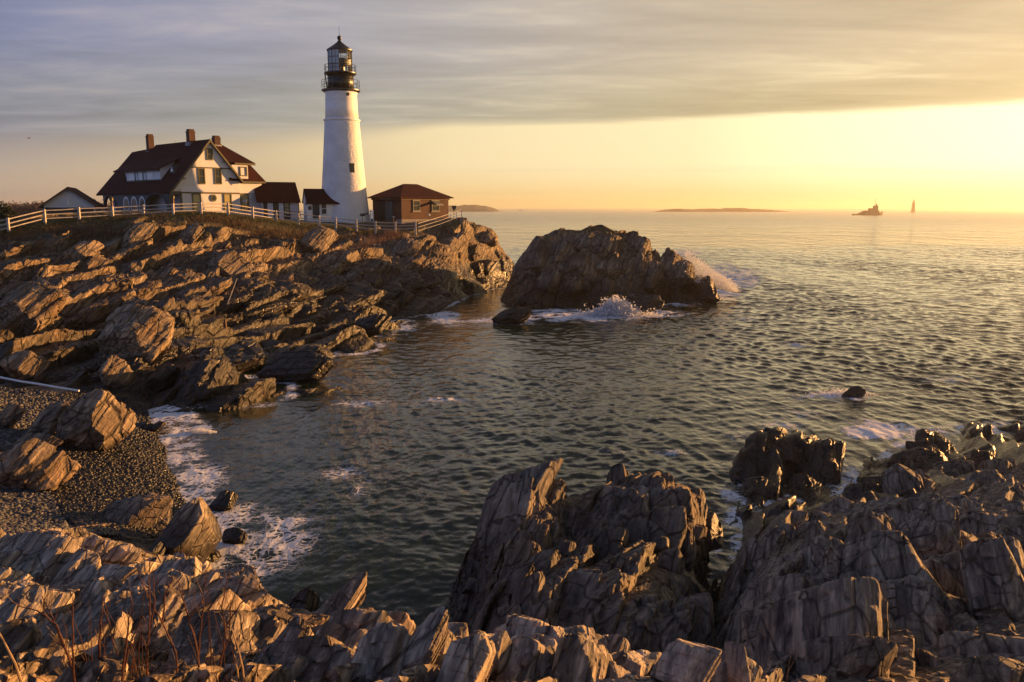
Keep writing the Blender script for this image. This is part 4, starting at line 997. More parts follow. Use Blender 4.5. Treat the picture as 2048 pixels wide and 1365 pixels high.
class Fr:
    """local frame: a along the front, b into the building, z up (world)"""
    def __init__(s, x, y, deg):
        s.o = np.array([x, y]); d = R(deg); s.t = np.array([math.cos(d), math.sin(d)]); s.d = np.array([-math.sin(d), math.cos(d)])
    def __call__(s, p):
        q = s.o+s.t*p[0]+s.d*p[1]; return (q[0], q[1], p[2])
    def dep(s, a, b): return s(np.array([a, b, 0]))
    def a_of(s, px, b=0.0):
        k = (px-1024)/F; o = s.o+s.d*b    # X = k*depth, depth = Y*CP (near the horizon)
        k *= CP
        return (k*o[1]-o[0])/(s.t[0]-k*s.t[1])
    def b_of(s, px, a=0.0):
        k = (px-1024)/F*CP; o = s.o+s.t*a
        return (k*o[1]-o[0])/(s.d[0]-k*s.d[1])
    def z_of(s, py, a=0.0, b=0.0):
        q = s.dep(a, b); return zat(py, q[1])
def window(root, fr, a0, a1, z0, z1, b, face='a', frame='trim', pane='pane', fw=0.13, sash=True, name='window', depth=0.1):
    """a framed window set proud of the wall plane (b for the front, a for the side)"""
    def bx(m, u0, u1, w0, w1, q0, q1):
        if face == 'a': m.box(u0, u1, q0, q1, w0, w1)
        else: m.box(q0, q1, u0, u1, w0, w1)
    s = -1
    m = MB(fr); o0, o1 = b-depth, b+0.05
    bx(m, a0, a0+fw, z0, z1, o0, o1); bx(m, a1-fw, a1, z0, z1, o0, o1); bx(m, a0+fw, a1-fw, z1-fw, z1, o0, o1); bx(m, a0+fw, a1-fw, z0, z0+fw, o0, o1)
    f = m.build(name, M[frame], root)
    p = MB(fr); bx(p, a0+fw, a1-fw, z0+fw, z1-fw, b-depth*0.35, b+0.04); p.build('pane', M[pane], f)
    if sash:
        q = MB(fr); zm = (z0+z1)/2; bx(q, a0+fw, a1-fw, zm-0.035, zm+0.035, b-depth*0.6, b-depth*0.37); q.build('sash_bar', M[frame], f)
    return f
def arch_poly(x0, x1, z0, z1, n=10):
    r = (x1-x0)/2; c = (x0+x1)/2; zc = z1-r
    return [(x0, z0), (x1, z0)]+[(c+r*math.cos(math.pi*i/n), zc+r*math.sin(math.pi*i/n)) for i in range(n+1)]
def slab_roof(m, pts, th=0.16):
    """one roof plane: 3 or 4 corners given in the frame, thickened downwards"""
    n = len(pts); lo = [(p[0], p[1], p[2]-th) for p in pts]
    m.add(list(pts)+lo, [tuple(range(n)), tuple(range(n, 2*n))[::-1]]+[(i, n+i, n+(i+1) % n, (i+1) % n) for i in range(n)])

# ---- keeper's house
def keepers_house():
    fr = Fr((363-1024)/F*107*CP, 107.0, 48.5)
    root = thing('keepers_house', (*fr.dep(4, 8)[:2], 9.3), 'large white clapboard house with steep dark red roof, three chimneys and an arched porch', 'house')
    g = 9.0
    aR = fr.a_of(481); aP = aR/2
    zE = fr.z_of(357, 0); zP = fr.z_of(279, aP); aL = -1.65; zL = fr.z_of(385, aL)
    Lb = fr.b_of(277, aP); zS = fr.z_of(384, 0)
    slope = (zP-zL)/(aP-aL)
    zRt = zP-slope*(aR+0.35-aP)
    zw = zP-slope*aP              # roof height above the left wall
    # body: front wall with gable as a prism along b
    body = MB(fr)
    body.prism([(0, g), (aR, g), (aR, zP-slope*(aR-aP)-0.12), (aP, zP-0.12), (0, zw-0.12)], 0.0, fr.b_of(320, aP), 'y')
    body.prism([(0, g), (aR, g), (aR, zP-slope*(aR-aP)-0.12), (aP-0.45, zP-1.0), (0, zw-0.25)], fr.b_of(320, aP)+0.003, Lb-0.6, 'y')
    body.build('wall', M['clap'], root)
    # flared skirt between the storeys, gable jetty
    sk = MB(fr); sk.prism([(-0.02, zS), (-0.16, zS), (-0.02, zS+0.55)], -0.16, aR+0.05, 'x')
    # prism along x uses (y,z)
    skm = MB(fr); skm.prism([(0.0, zS), (-0.16, zS), (-0.005, zS+0.6)], 0.0, aR, 'x'); skm.build('storey_skirt', M['clap'], root)
    zj = fr.z_of(335, aP)
    al, ar = aP-(zP-zj)/slope+0.15, aP+(zP-zj)/slope-0.15
    gj = MB(fr); gj.prism([(al, zj), (ar, zj), (aP, zP-0.30)], -0.14, 0.0, 'y'); gj.build('gable_face', M['clap'], root)
    tr = MB(fr)
    tr.box(al, ar, -0.10, 0.0, zj-0.14, zj-0.003)
    tr.box(0.0, aR, -0.06, -0.0, zS-0.2, zS-0.004)
    tr.box(-0.03, 0.16, -0.07, 0.1, g, zS-0.2)
    tr.build('trim_board', M['trim'], root)
    # roof planes of the main block
    rf = MB(fr); f0 = -0.55
    Lm = fr.b_of(320, aP)
    slab_roof(rf, [(aP, f0, zP), (aL, f0, zL), (aL, Lm, zL), (aP, Lm, zP)], 0.2)
    slab_roof(rf, [(aP, Lm, zP), (aR+0.4, Lm, zRt), (aR+0.4, f0, zRt), (aP, f0, zP)], 0.2)
    zP2 = fr.z_of(294, aP, Lb)
    a2 = aP-(zP-zP2)/slope*0.5
    # lower farther end of the roof, sloping off to a clipped gable
    slab_roof(rf, [(aP-0.4, Lm-0.01, zP-0.45), (aL-0.02, Lm-0.01, zL-0.004), (aL-0.02, Lb+0.2, zL-0.02), (aP-0.55, Lb-0.4, zP-0.75)], 0.2)
    slab_roof(rf, [(aP-0.55, Lb-0.4, zP-0.75), (aR+0.4, Lb-0.4, zRt), (aR+0.4, Lm+0.01, zRt), (aP-0.4, Lm+0.01, zP-0.45)], 0.2)
    roof = rf.build('roof', M['roof'], root)
    # rake boards on the front gable
    rb = MB(fr)
    for (a0, z0, a1, z1) in ((aL, zL, aP, zP), (aP, zP, aR+0.4, zRt)):
        rb.prism([(a0, z0-0.02), (a1, z1-0.02), (a1, z1-0.36), (a0, z0-0.36)], f0-0.06, f0-0.003, 'y')
    rb.build('rake_board', M['trim'], root)
    ev = MB(fr); ev.box(-0.25, 0.55, f0-0.02, -0.02, zE-0.10, zE+0.02)
    ev.build('eave_return', M['dgreen'], root)
    # dormer in the long roof
    d0 = fr.b_of(329, 0.0); d1 = fr.b_of(261.5, 0.0); bm_ = (d0+d1)/2
    ad = min((k*0.02-1.4 for k in range(110)), key=lambda q: abs(zP-slope*(aP-q)-fr.z_of(362.5, q, bm_)))
    zd0, zd1 = fr.z_of(362, ad, (d0+d1)/2), fr.z_of(339.5, ad, (d0+d1)/2)
    dm = MB(fr)
    at_ = aP-(zP-(zd1+1.55))/slope
    zb = zP-slope*(aP-ad)
    dm.prism([(ad, zb-0.35), (ad, zd1), (at_, zd1+1.5), (at_, zd1)], d0, d1, 'y')
    dr = dm.build('dormer', M['clap'], root)
    dmr = MB(fr); e1 = fr.b_of(241, 0.0)
    slab_roof(dmr, [(at_+0.1, d0-0.9, zd1+1.62), (ad-0.4, d0-0.15, zd1-0.02), (ad-0.4, e1, zd1-0.02), (at_+0.1, e1-0.2, zd1+1.62)], 0.16)
    dmr.build('dormer_roof', M['roof'], dr)
    fc = MB(fr); fc.box(ad-0.30, ad-0.02, d0, d1, zd1-0.34, zd1-0.17); fc.box(ad-0.05, ad-0.004, d0, d1, zb-0.02, zb+0.12); fc.build('dormer_trim', M['dgreen'], dr)
    for (p0, p1, what) in ((263.5, 275, 'w'), (275.5, 281.5, 'd'), (282, 291, 'w'), (291.5, 298, 'd'), (298.5, 311, 'w')):
        b1_, b0_ = fr.b_of(p0, ad), fr.b_of(p1, ad)
        if what == 'w':
            q = MB(fr); q.box(ad-0.07, ad-0.003, b0_, b1_, zb+0.13, zd1-0.35); q.build('shutter_panel', M['white'], dr)
        else: window(dr, fr, b0_-0.1, b1_+0.1, zb+0.05, zd1-0.30, ad, 'b', 'dgreen', 'pane', 0.1, False, 'dormer_window')
    # little triangular vents
    for px, py in ((255.5, 349), (343.5, 341)):
        a = 0.0; bb = fr.b_of(px, a); z = fr.z_of(py+1, a, bb)
        aa = aP-(zP-z)/slope
        q = MB(fr); q.prism([(bb-0.75, z-0.3), (bb+0.75, z-0.3), (bb, z+0.85)], aa-0.35, aa+0.8, 'x'); v = q.build('roof_vent', M['dgreen'], root)
        q = MB(fr); q.prism([(bb-0.36, z-0.06), (bb+0.36, z-0.06), (bb, z+0.46)], aa-0.40, aa-0.353, 'x'); v2 = q.build('vent_louvre', M['white'], v)
    # porch wall under the long eave
    ap = -1.42; zt = zL-0.12
    B = lambda px: fr.b_of(px, ap)
    Bend = B(209)
    zlow = g+1.15
    pw = MB(fr)
    openings = [(B(335), B(297), zt-0.15), (B(233), B(213), zt-0.25)]
    xs = sorted([(min(o[0], o[1]), max(o[0], o[1]), o[2]) for o in openings])
    cur = 0.0
    def seg(b0, b1): pw.box(ap-0.1, ap+0.1, b0, b1, g, zt)
    for (b0, b1, z1) in xs:
        seg(cur, b0)
        # arch head: spandrels
        n = 10; r = (b1-b0)/2; c = (b0+b1)/2; zc = z1-min(r, 1.3)
        prev = None
        for i in range(n):
            u0 = b0+(b1-b0)*i/n; u1 = b0+(b1-b0)*(i+1)/n
            h0 = zc+min(r, 1.3)*math.sqrt(max(0, 1-((u0-c)/r)**2)); h1 = zc+min(r, 1.3)*math.sqrt(max(0, 1-((u1-c)/r)**2))
            pw.prism([(u0, h0), (u1, h1), (u1, zt), (u0, zt)], ap-0.1, ap+0.1, 'x')
        pw.box(ap-0.1, ap+0.1, b0, b1, g, zlow)
        cur = b1
    seg(cur, Bend)
    pw.build('porch_wall', M['porch'], root)
    lw = MB(fr)
    for p0, p1 in ((337, 297), (294, 246), (240, 212)):
        lw.box(ap-0.16, ap-0.103, B(p0), B(p1), g, zlow+0.02)
    lw.build('porch_dado', M['white'], root)
    for p0, p1 in ((262, 250), (278, 265), (294, 281.5)):
        b0, b1 = B(p1-0.0), B(p0)
        b0, b1 = min(b0, b1), max(b0, b1)
        out = MB(fr); out.prism(arch_poly(b0, b1, zlow, zt-0.30), ap-0.19, ap-0.163, 'x'); f = out.build('arched_window', M['white'], root)
        p = MB(fr); p.prism(arch_poly(b0+0.27, b1-0.27, zlow+0.25, zt-0.55), ap-0.21, ap-0.193, 'x'); p.build('pane', M['pane'], f)
    for (b0, b1, z1) in xs:
        hd = MB(fr); pts_ = []; r = (b1-b0)/2; c = (b0+b1)/2; rr = min(r, 1.3); zc = z1-rr
        for i in range(13):
            th = math.pi*i/12; pts_.append((ap-0.15, c+(r+0.12)*math.cos(th), zc+(rr+0.14)*math.sin(th)))
        hd.tube(pts_, 0.13, 6); hd.build('arch_moulding', M['dgreen'], root)
    sp = MB(fr)   # porch end towards the front: post, white triangle, lintel
    sp.prism([(aL+0.12, zS+0.06), (-0.02, zS+0.06), (-0.02, zw-0.25), (aL+0.12, zL-0.1)], -0.03, 0.12, 'y')
    sp.build('porch_gable', M['clap'], root)
    pp = MB(fr); pp.box(ap-0.12, ap+0.16, -0.06, 0.3, g, zL-0.2); pp.box(ap+0.16, -0.04, 0.0, 0.14, zS-0.32, zS+0.05); pp.build('porch_post', M['dgreen'], root)
    # chimneys
    def chimney(px, a, b, ytop, w, name='chimney', zb=None):
        zt_ = fr.z_of(ytop, a, b); c = MB(fr)
        zb_ = zb
        c.box(a-w/2, a+w/2, b-w/2, b+w/2, zb_, zt_-0.3); c.box(a-w/2+0.05, a+w/2-0.05, b-w/2+0.05, b+w/2-0.05, zt_-0.3, zt_); c.box(a-w/2-0.05, a+w/2+0.05, b-w/2-0.05, b+w/2+0.05, zt_-0.42, zt_-0.3)
        o = c.build(name, M['chim'], root)
        f = MB(fr); f.box(a-w/2-0.12, a+w/2+0.12, b-w/2-0.12, b+w/2+0.12, zb_-0.1, zb_+0.35); f.build('flashing', M['flash'], o)
    chimney(309, aP-0.25, fr.b_of(309, aP-0.25), 269, 0.8, zb=zP-1.2)
    bc = fr.b_of(390, aP-0.1); chimney(390, aP-0.1, bc, 259, 0.85, zb=zP-0.55)
    # windows of the front
    def fw(p0, p1, y0, y1, **k):
        a0, a1 = fr.a_of(p0), fr.a_of(p1); am = (a0+a1)/2
        return window(root, fr, a0, a1, fr.z_of(y1, am), fr.z_of(y0, am), k.pop('b', 0.0), **k)
    fw(418, 430, 297, 321, b=-0.14)
    fw(400, 413.5, 336.5, 369); fw(432.5, 446.5, 336.5, 369)
    fw(385, 402.5, 387.5, 423, pane='blind'); fw(448, 464, 387.5, 421, pane='blind')
    a = fr.a_of(428); z = fr.z_of(396.5, a); r = 6.3/F*110
    rw = MB(fr); n = 20
    ring = [(a+r*math.cos(2*math.pi*i/n), z+r*1.12*math.sin(2*math.pi*i/n)) for i in range(n)]
    rw.prism(ring, -0.12, -0.004, 'y'); f = rw.build('round_window', M['trim'], root)
    rp = MB(fr); rp.prism([(a+(q[0]-a)*.62, z+(q[1]-z)*.62) for q in ring], -0.14, -0.123, 'y'); rp.build('pane', M['pane'], f)
    # right hand wing with hipped upper roof
    aw0, aw1 = aR, fr.a_of(525, 0.25)
    zwE = fr.z_of(364, aw1, 0.2); zwT = fr.z_of(327, aw0+1, 0.5)
    wg = MB(fr); wg.box(aw0+0.004, aw1, 0.2, 9.5, g, zwE); wg.prism([(0.2, zS-0.05), (0.04, zS-0.05), (0.195, zS+0.5)], aw0+0.02, aw1, 'x')
    wg.build('wing_wall', M['clap'], root)
    aT = fr.a_of(506, 0.8)
    wr = MB(fr)
    e0, e1_, bF, bB = aw0-1.5, aw1+0.45, -0.25, 9.8
    # lower steep pitch
    lo = [(e0, bF, zwE), (e1_, bF, zwE), (e1_, bB, zwE), (e0, bB, zwE)]
    up = [(e0, 1.2, zwT), (aT, 1.2, zwT), (aT, bB-1.2, zwT), (e0, bB-1.2, zwT)]
    wr.add(lo+up, [(3, 2, 1, 0), (4, 5, 6, 7), (0, 1, 5, 4), (1, 2, 6, 5), (2, 3, 7, 6), (3, 0, 4, 7)])
    apx = fr.a_of(449, 4.8); zA = fr.z_of(289, apx, 4.8)
    rr_ = [(e0-1.0, -0.25, zwT+0.003), (aT+0.12, -0.25, zwT+0.003), (aT+0.12, bB-0.8, zwT+0.003), (e0-1.0, bB-0.8, zwT+0.003)]
    wr.add(rr_+[(apx-2.2, 4.6, zA), (apx, 4.8, zA)], [(3, 2, 1, 0), (0, 1, 5, 4), (1, 2, 5), (2, 3, 4, 5), (3, 0, 4)])
    wr.build('wing_roof', M['roof'], root)
    wt = MB(fr); wt.box(aw0-0.6, aT+0.1, -0.22, 0.0, zwT-0.26, zwT-0.003); wt.build('wing_eave', M['trim'], root)
    wt = MB(fr); wt.box(aw0+0.5, e1_-0.03, bF+0.03, 0.19, zwE-0.22, zwE-0.004); wt.build('wing_eave', M['trim'], root)
    aD0, aD1 = aw0-1.0, fr.a_of(499.5, -0.05)
    wd = MB(fr); wd.box(aD0, aD1, -0.05, 1.6, zwE+0.15, zwT-0.26); d = wd.build('wing_dormer', M['clap'], root)
    a0, a1 = fr.a_of(482.5), fr.a_of(497); window(d, fr, a0, a1, fr.z_of(352.5, a0), fr.z_of(333.5, a0), -0.05)
    a0, a1 = fr.a_of(481.5, .2), fr.a_of(498, .2); window(root, fr, a0, a1, fr.z_of(422, a0, .2), fr.z_of(387.5, a0, .2), 0.2, pane='blind')
    cb = MB(fr); cb.box(aw1-0.1, aw1+0.03, 0.13, 0.3, g, zS-0.06); cb.build('corner_board', M['trim'], root)
    chimney(443.5, apx-0.75, 4.7, 272, 0.85, zb=zA-0.5)
    return fr, aw1
HF, HW = keepers_house()

# ---- linking wing and the entry house beside the tower
def links():
    x, y = (525-1024)/F*114.3*CP, 114.3
    fr = Fr(x, y, 25); g = 8.6
    root = thing('linking_wing', (*fr.dep(2.5, 2)[:2], 9), 'low white wing with red roof joining the big white house to the entry house', 'wing')
    a1 = fr.a_of(601); zE = fr.z_of(400, a1/2); zR = fr.z_of(364.5, a1/2, 2.2)
    w = MB(fr); w.prism([(0, g), (4.4, g), (4.4, zE), (2.2, zR-0.15), (0, zE)], 0.0, a1-0.15, 'x'); w.build('wall', M['clap'], root)
    aA = fr.a_of(584.5, 2.2)
    r = MB(fr)
    slab_roof(r, [(-0.8, 2.2, zR), (-0.8, -0.4, zE-0.25), (a1, -0.4, zE-0.25), (a1-0.15, 2.2, zR)][::1], 0.16)
    slab_roof(r, [(a1-0.15, 2.2, zR), (a1, 4.8, zE-0.25), (-0.8, 4.8, zE-0.25), (-0.8, 2.2, zR)], 0.16)
    r.build('roof', M['roof'], root)
    zl = fr.z_of(437, 1)
    def pan(p0, p1, y0, y1, mat, name, d=0.06):
        q = MB(fr); q.box(fr.a_of(p0), fr.a_of(p1), -d, -0.003, fr.z_of(y1, 2), fr.z_of(y0, 2)); return q.build(name, M[mat], root)
    pan(527, 580, 400, 440, 'dgreen', 'green_panel', 0.03)
    pan(535, 546, 402.5, 440, 'white', 'white_panel'); pan(557.6, 567, 402.5, 440, 'white', 'white_panel')
    pan(546.8, 556.8, 404, 440, 'trim', 'door', 0.07)
    a0, a2 = fr.a_of(568, 0), fr.a_of(579, 0); window(root, fr, a0, a2, fr.z_of(430, a0), fr.z_of(402, a0), 0.0, pane='blind', fw=0.1)
    dp = MB(fr); dp.tube([(a1-0.2, -0.12, g), (a1-0.2, -0.12, zE)], 0.05, 6); dp.build('downpipe', M['trim'], root)
    # entry house
    x, y = (614-1024)/F*110.6*CP, 110.6
    fe = Fr(x, y, 22); root = thing('entry_house', (*fe.dep(2, 1)[:2], 8.8), 'small white entry house with red roof and dark door against the foot of the tower', 'building')
    a1 = fe.a_of(672); zE = fe.z_of(405, 2); zR = fe.z_of(378, 2, 1.7)
    w = MB(fe); w.prism([(0, g), (3.2, g), (3.2, zE+0.3), (1.7, zR-0.14), (0, zE)], 0.0, a1, 'x'); w.build('wall', M['smooth'], root)
    r = MB(fe); e0 = -0.12; e1 = fe.a_of(679.5, -0.4)
    slab_roof(r, [(e0, 1.7, zR), (e0, -0.42, zE-0.12), (e1, -0.42, zE-0.12), (fe.a_of(651, 1.7), 1.7, zR)], 0.13)
    slab_roof(r, [(fe.a_of(651, 1.7), 1.7, zR), (e1-0.6, 3.6, zE), (e0, 3.6, zE), (e0, 1.7, zR)], 0.13)
    r.build('roof', M['roof'], root)
    def pan2(p0, p1, y0, y1, mat, name, d=0.06):
        q = MB(fe); q.box(fe.a_of(p0), fe.a_of(p1), -d, -0.003, fe.z_of(y1, 2), fe.z_of(y0, 2)); return q.build(name, M[mat], root)
    pan2(625, 639, 406.5, 437, 'dgreen', 'door'); pan2(616.5, 623, 413, 420.5, 'iron', 'wall_plaque', 0.04)
    a0, a2 = fe.a_of(641.5), fe.a_of(654); window(root, fe, a0, a2, fe.z_of(430, 2), fe.z_of(405.8, 2), 0.0, frame='white', fw=0.1)
    q = MB(fe); b0, b1 = 0.55, 1.1; q.box(-0.05, -0.003, b0, b1, fe.z_of(410.5, 0), fe.z_of(405.7, 0)); q.build('side_plaque', M['iron'], root)
    # picnic table between them
    p = at(589, 436, 111.5); t = thing('picnic_table', p, 'small brown picnic table on the lawn before the linking wing', 'table')
    z = p[2]
    m = MB(); m.box(p[0]-1.0, p[0]+1.0, p[1]-0.4, p[1]+0.4, z+0.78, z+0.84); m.build('tabletop', M['brown'], t)
    for s in (-1, 1):
        m = MB(); m.box(p[0]-1.0, p[0]+1.0, p[1]+s*0.75-0.13, p[1]+s*0.75+0.13, z+0.44, z+0.49); m.build('bench', M['brown'], t)
        m = MB(); m.tube([(p[0]+s*0.7, p[1]-0.75, z), (p[0]+s*0.7, p[1]-0.2, z+0.78)], 0.05, 5); m.tube([(p[0]+s*0.7, p[1]+0.75, z), (p[0]+s*0.7, p[1]+0.2, z+0.78)], 0.05, 5); m.box(p[0]+s*0.7-0.04, p[0]+s*0.7+0.04, p[1]-0.8, p[1]+0.8, z+0.36, z+0.44); m.build('trestle', M['brown'], t)
links()

# ---- the tower
def lighthouse():
    Yt = 115.0; cx = (690-1024)/F*(Yt*CP+0.2); c = (cx, Yt)
    root = thing('lighthouse', (cx, Yt, 8.3), 'tall white conical lighthouse tower with black lantern room and two railed galleries', 'lighthouse')
    def zz(py): return zat(py, Yt)
    def rad(hw, py): return hw/F*(Yt*CP-(zz(py)-H)*SP)
    zb = zz(241)
    g = MB(); prof = []
    for i in range(41):
        py = 452+(244-452)*i/40; hw = np.interp(py, [241, 260, 330, 400, 440, 452], [34.2, 35.2, 40.0, 45.5, 49.5, 51.5])
        prof.append((rad(hw, py), zz(py)))
    g.lathe(prof, 72, c); g.build('lower_tower', M['rubble'], root, True)
    g = MB(); g.lathe([(rad(34, 244), zb-0.25), (rad(36.3, 242), zb-0.08), (rad(36.5, 241), zb+0.05), (rad(33, 240), zb+0.16)], 64, c); g.build('belt_course', M['white'], root)
    g = MB(); g.lathe([(rad(32.7, 240), zb+0.1), (rad(31.6, 215), zz(215)), (rad(31.0, 190), zz(190)), (rad(33.5, 183.5), zz(183.5))], 64, c); up = g.build('upper_tower', M['smooth'], root, True)
    g = MB(); z1 = zz(201); g.lathe([(rad(31.2, 201), z1-0.04), (rad(31.9, 201), z1), (rad(31.2, 201), z1+0.06)], 64, c); g.build('string_course', M['white'], root)
    # galleries
    def gallery(py, hw, rail_h, nm, posts):
        z = zz(py); r = rad(hw, py)
        d = MB(); d.lathe([(r*0.86, z-0.32), (r*0.97, z-0.16), (r, z-0.12), (r, z), (r*0.7, z+0.01)], 64, c); dk = d.build(nm, M['iron'], root)
        m = MB()
        for k in range(posts):
            t = 2*math.pi*(k+0.5)/posts; m.tube([(c[0]+r*.97*math.cos(t), c[1]+r*.97*math.sin(t), z), (c[0]+r*.97*math.cos(t), c[1]+r*.97*math.sin(t), z+rail_h)], 0.03, 5)
        for hh in (0.5, 1.0):
            m.tube([(c[0]+r*.97*math.cos(2*math.pi*k/40), c[1]+r*.97*math.sin(2*math.pi*k/40), z+rail_h*hh) for k in range(41)], 0.028, 5)
        m.build('gallery_rail', M['iron'], dk)
        return z, r
    zg, rg = gallery(181, 38.2, 1.2, 'lower_gallery', 12)
    zu, ru = gallery(146.5, 31.8, 0.95, 'upper_gallery', 16)
    g = MB(); g.lathe([(rad(26.2, 180), zg), (rad(26.0, 165), zz(165)), (rad(25.6, 150), zu-0.3)], 56, c); g.build('watch_room', M['iron'], root, True)
    # ladder strut on the left
    m = MB(); rl = rad(29, 160); m.tube([(c[0]-rl*0.97, c[1]-1.0, zu-0.2), (c[0]-rl*0.80, c[1]-1.3, zg)], 0.09, 5); m.build('ladder', M['iron'], root)
    # lantern: ten sided glazing with bars
    z0, z1 = zu, zz(102.5); rL = rad(24.0, 120); n = 10; off = 0.69
    V2 = [(c[0]+rL*math.cos(2*math.pi*(k+off)/n), c[1]+rL*math.sin(2*math.pi*(k+off)/n)) for k in range(n)]
    g = MB()
    for k in range(n): g.tube([(V2[k][0], V2[k][1], z0), (V2[k][0], V2[k][1], z1)], 0.05, 6)
    for f_ in (0.02, 0.36, 0.68, 1.0):
        z = z0+(z1-z0)*f_
        for k in range(n): g.tube([(*V2[k], z), (*V2[(k+1) % n], z)], 0.032, 5)
    for k in range(n):
        q = ((V2[k][0]+V2[(k+1) % n][0])/2, (V2[k][1]+V2[(k+1) % n][1])/2); g.tube([(*q, z0), (*q, z1)], 0.022, 5)
    g.build('lantern_frame', M['iron'], root)
    g = MB(); V3 = [(c[0]+(v[0]-c[0])*.985, c[1]+(v[1]-c[1])*.985) for v in V2]
    for k in range(n): g.add([(*V3[k], z0), (*V3[(k+1) % n], z0), (*V3[(k+1) % n], z1), (*V3[k], z1)], [(0, 1, 2, 3)])
    g.build('lantern_glass', M['glass'], root)
    # white blinds hung inside the panes on the landward side
    g = MB(); V4 = [(c[0]+(v[0]-c[0])*.95, c[1]+(v[1]-c[1])*.95) for v in V2]
    for k in range(n):
        mx = (V4[k][0]+V4[(k+1) % n][0])/2-c[0]; my = (V4[k][1]+V4[(k+1) % n][1])/2-c[1]
        ang = math.degrees(math.atan2(my, mx)) % 360
        if 165 <= ang <= 270:
            i3 = [(c[0]+(V4[j][0]-c[0])*.98, c[1]+(V4[j][1]-c[1])*.98) for j in (k, (k+1) % n)]
            g.add([(*V4[k], z0+0.1), (*V4[(k+1) % n], z0+0.1), (*V4[(k+1) % n], z1-0.05), (*V4[k], z1-0.05), (*i3[0], z0+0.1), (*i3[1], z0+0.1), (*i3[1], z1-0.05), (*i3[0], z1-0.05)],
                  [(0, 1, 2, 3), (7, 6, 5, 4), (0, 4, 5, 1), (1, 5, 6, 2), (2, 6, 7, 3), (3, 7, 4, 0)])
    g.build('lantern_blind', M['cover'], root)
    g = MB(); h = z1-z0; g.lathe([(0.35, z0), (0.35, z0+h*.30), (0.75, z0+h*.34), (0.85, z0+h*.5), (0.75, z0+h*.66), (0.2, z0+h*.70)], 20, (c[0]+0.25, c[1])); g.build('lamp_lens', M['lens'], root)
    # roof, ball and rod
    g = MB(); za = zz(82.5); g.lathe([(rad(25.6, 102), z1), (rad(25.8, 102), z1+0.12), (rad(13, 92), zz(91.5)), (rad(4.5, 85), zz(84.5)), (rad(3.6, 83), za), (rad(2.0, 81), zz(81)), (rad(3.4, 80), zz(80)), (rad(2.0, 79), zz(79)), (0.01, zz(78))], 40, c); g.build('lantern_roof', M['iron'], root)
    g = MB(); zc = zz(76.3); rb = rad(4.4, 76); g.lathe([(rb*math.sin(math.pi*i/10)+0.002, zc-rb*math.cos(math.pi*i/10)) for i in range(11)], 18, c); g.build('vent_ball', M['iron'], root, True)
    g = MB(); g.tube([(*c, zc), (*c, zz(51.5))], 0.035, 5, 0.015); g.build('lightning_rod', M['iron'], root)
    # openings in the wall
    def on_wall(px, py, hw):
        z = zz(py); r = rad(hw, py); dep = Yt*CP-(z-H)*SP; x = (px-1024)/F*dep
        s = max(-.99, min(.99, (x-c[0])/r)); return math.asin(s), z, r
    th, z, r = on_wall(710.3, 338, 40.6)
    fr2 = lambda p: (c[0]+(r+p[1])*math.sin(th)+p[0]*math.cos(th), c[1]-(r+p[1])*math.cos(th)+p[0]*math.sin(th), p[2])
    m = MB(fr2); m.box(-0.34, 0.34, -0.3, 0.05, z-0.62, z+0.62); f = m.build('tower_window', M['dgreen'], root)
    m = MB(fr2); m.box(-0.24, 0.24, 0.052, 0.07, z-0.5, z+0.5); m.build('pane', M['pane'], f)
    th, z, r = on_wall(700.3, 192, 31.1)
    fr3 = lambda p: (c[0]+(r+p[1])*math.sin(th)+p[0]*math.cos(th), c[1]-(r+p[1])*math.cos(th)+p[0]*math.sin(th), p[2])
    m = MB(fr3); m.prism([(0.24*math.cos(k*.6283), z+0.24*math.sin(k*.6283)) for k in range(10)], -0.2, 0.06, 'y'); m.build('porthole', M['iron'], root)
lighthouse()

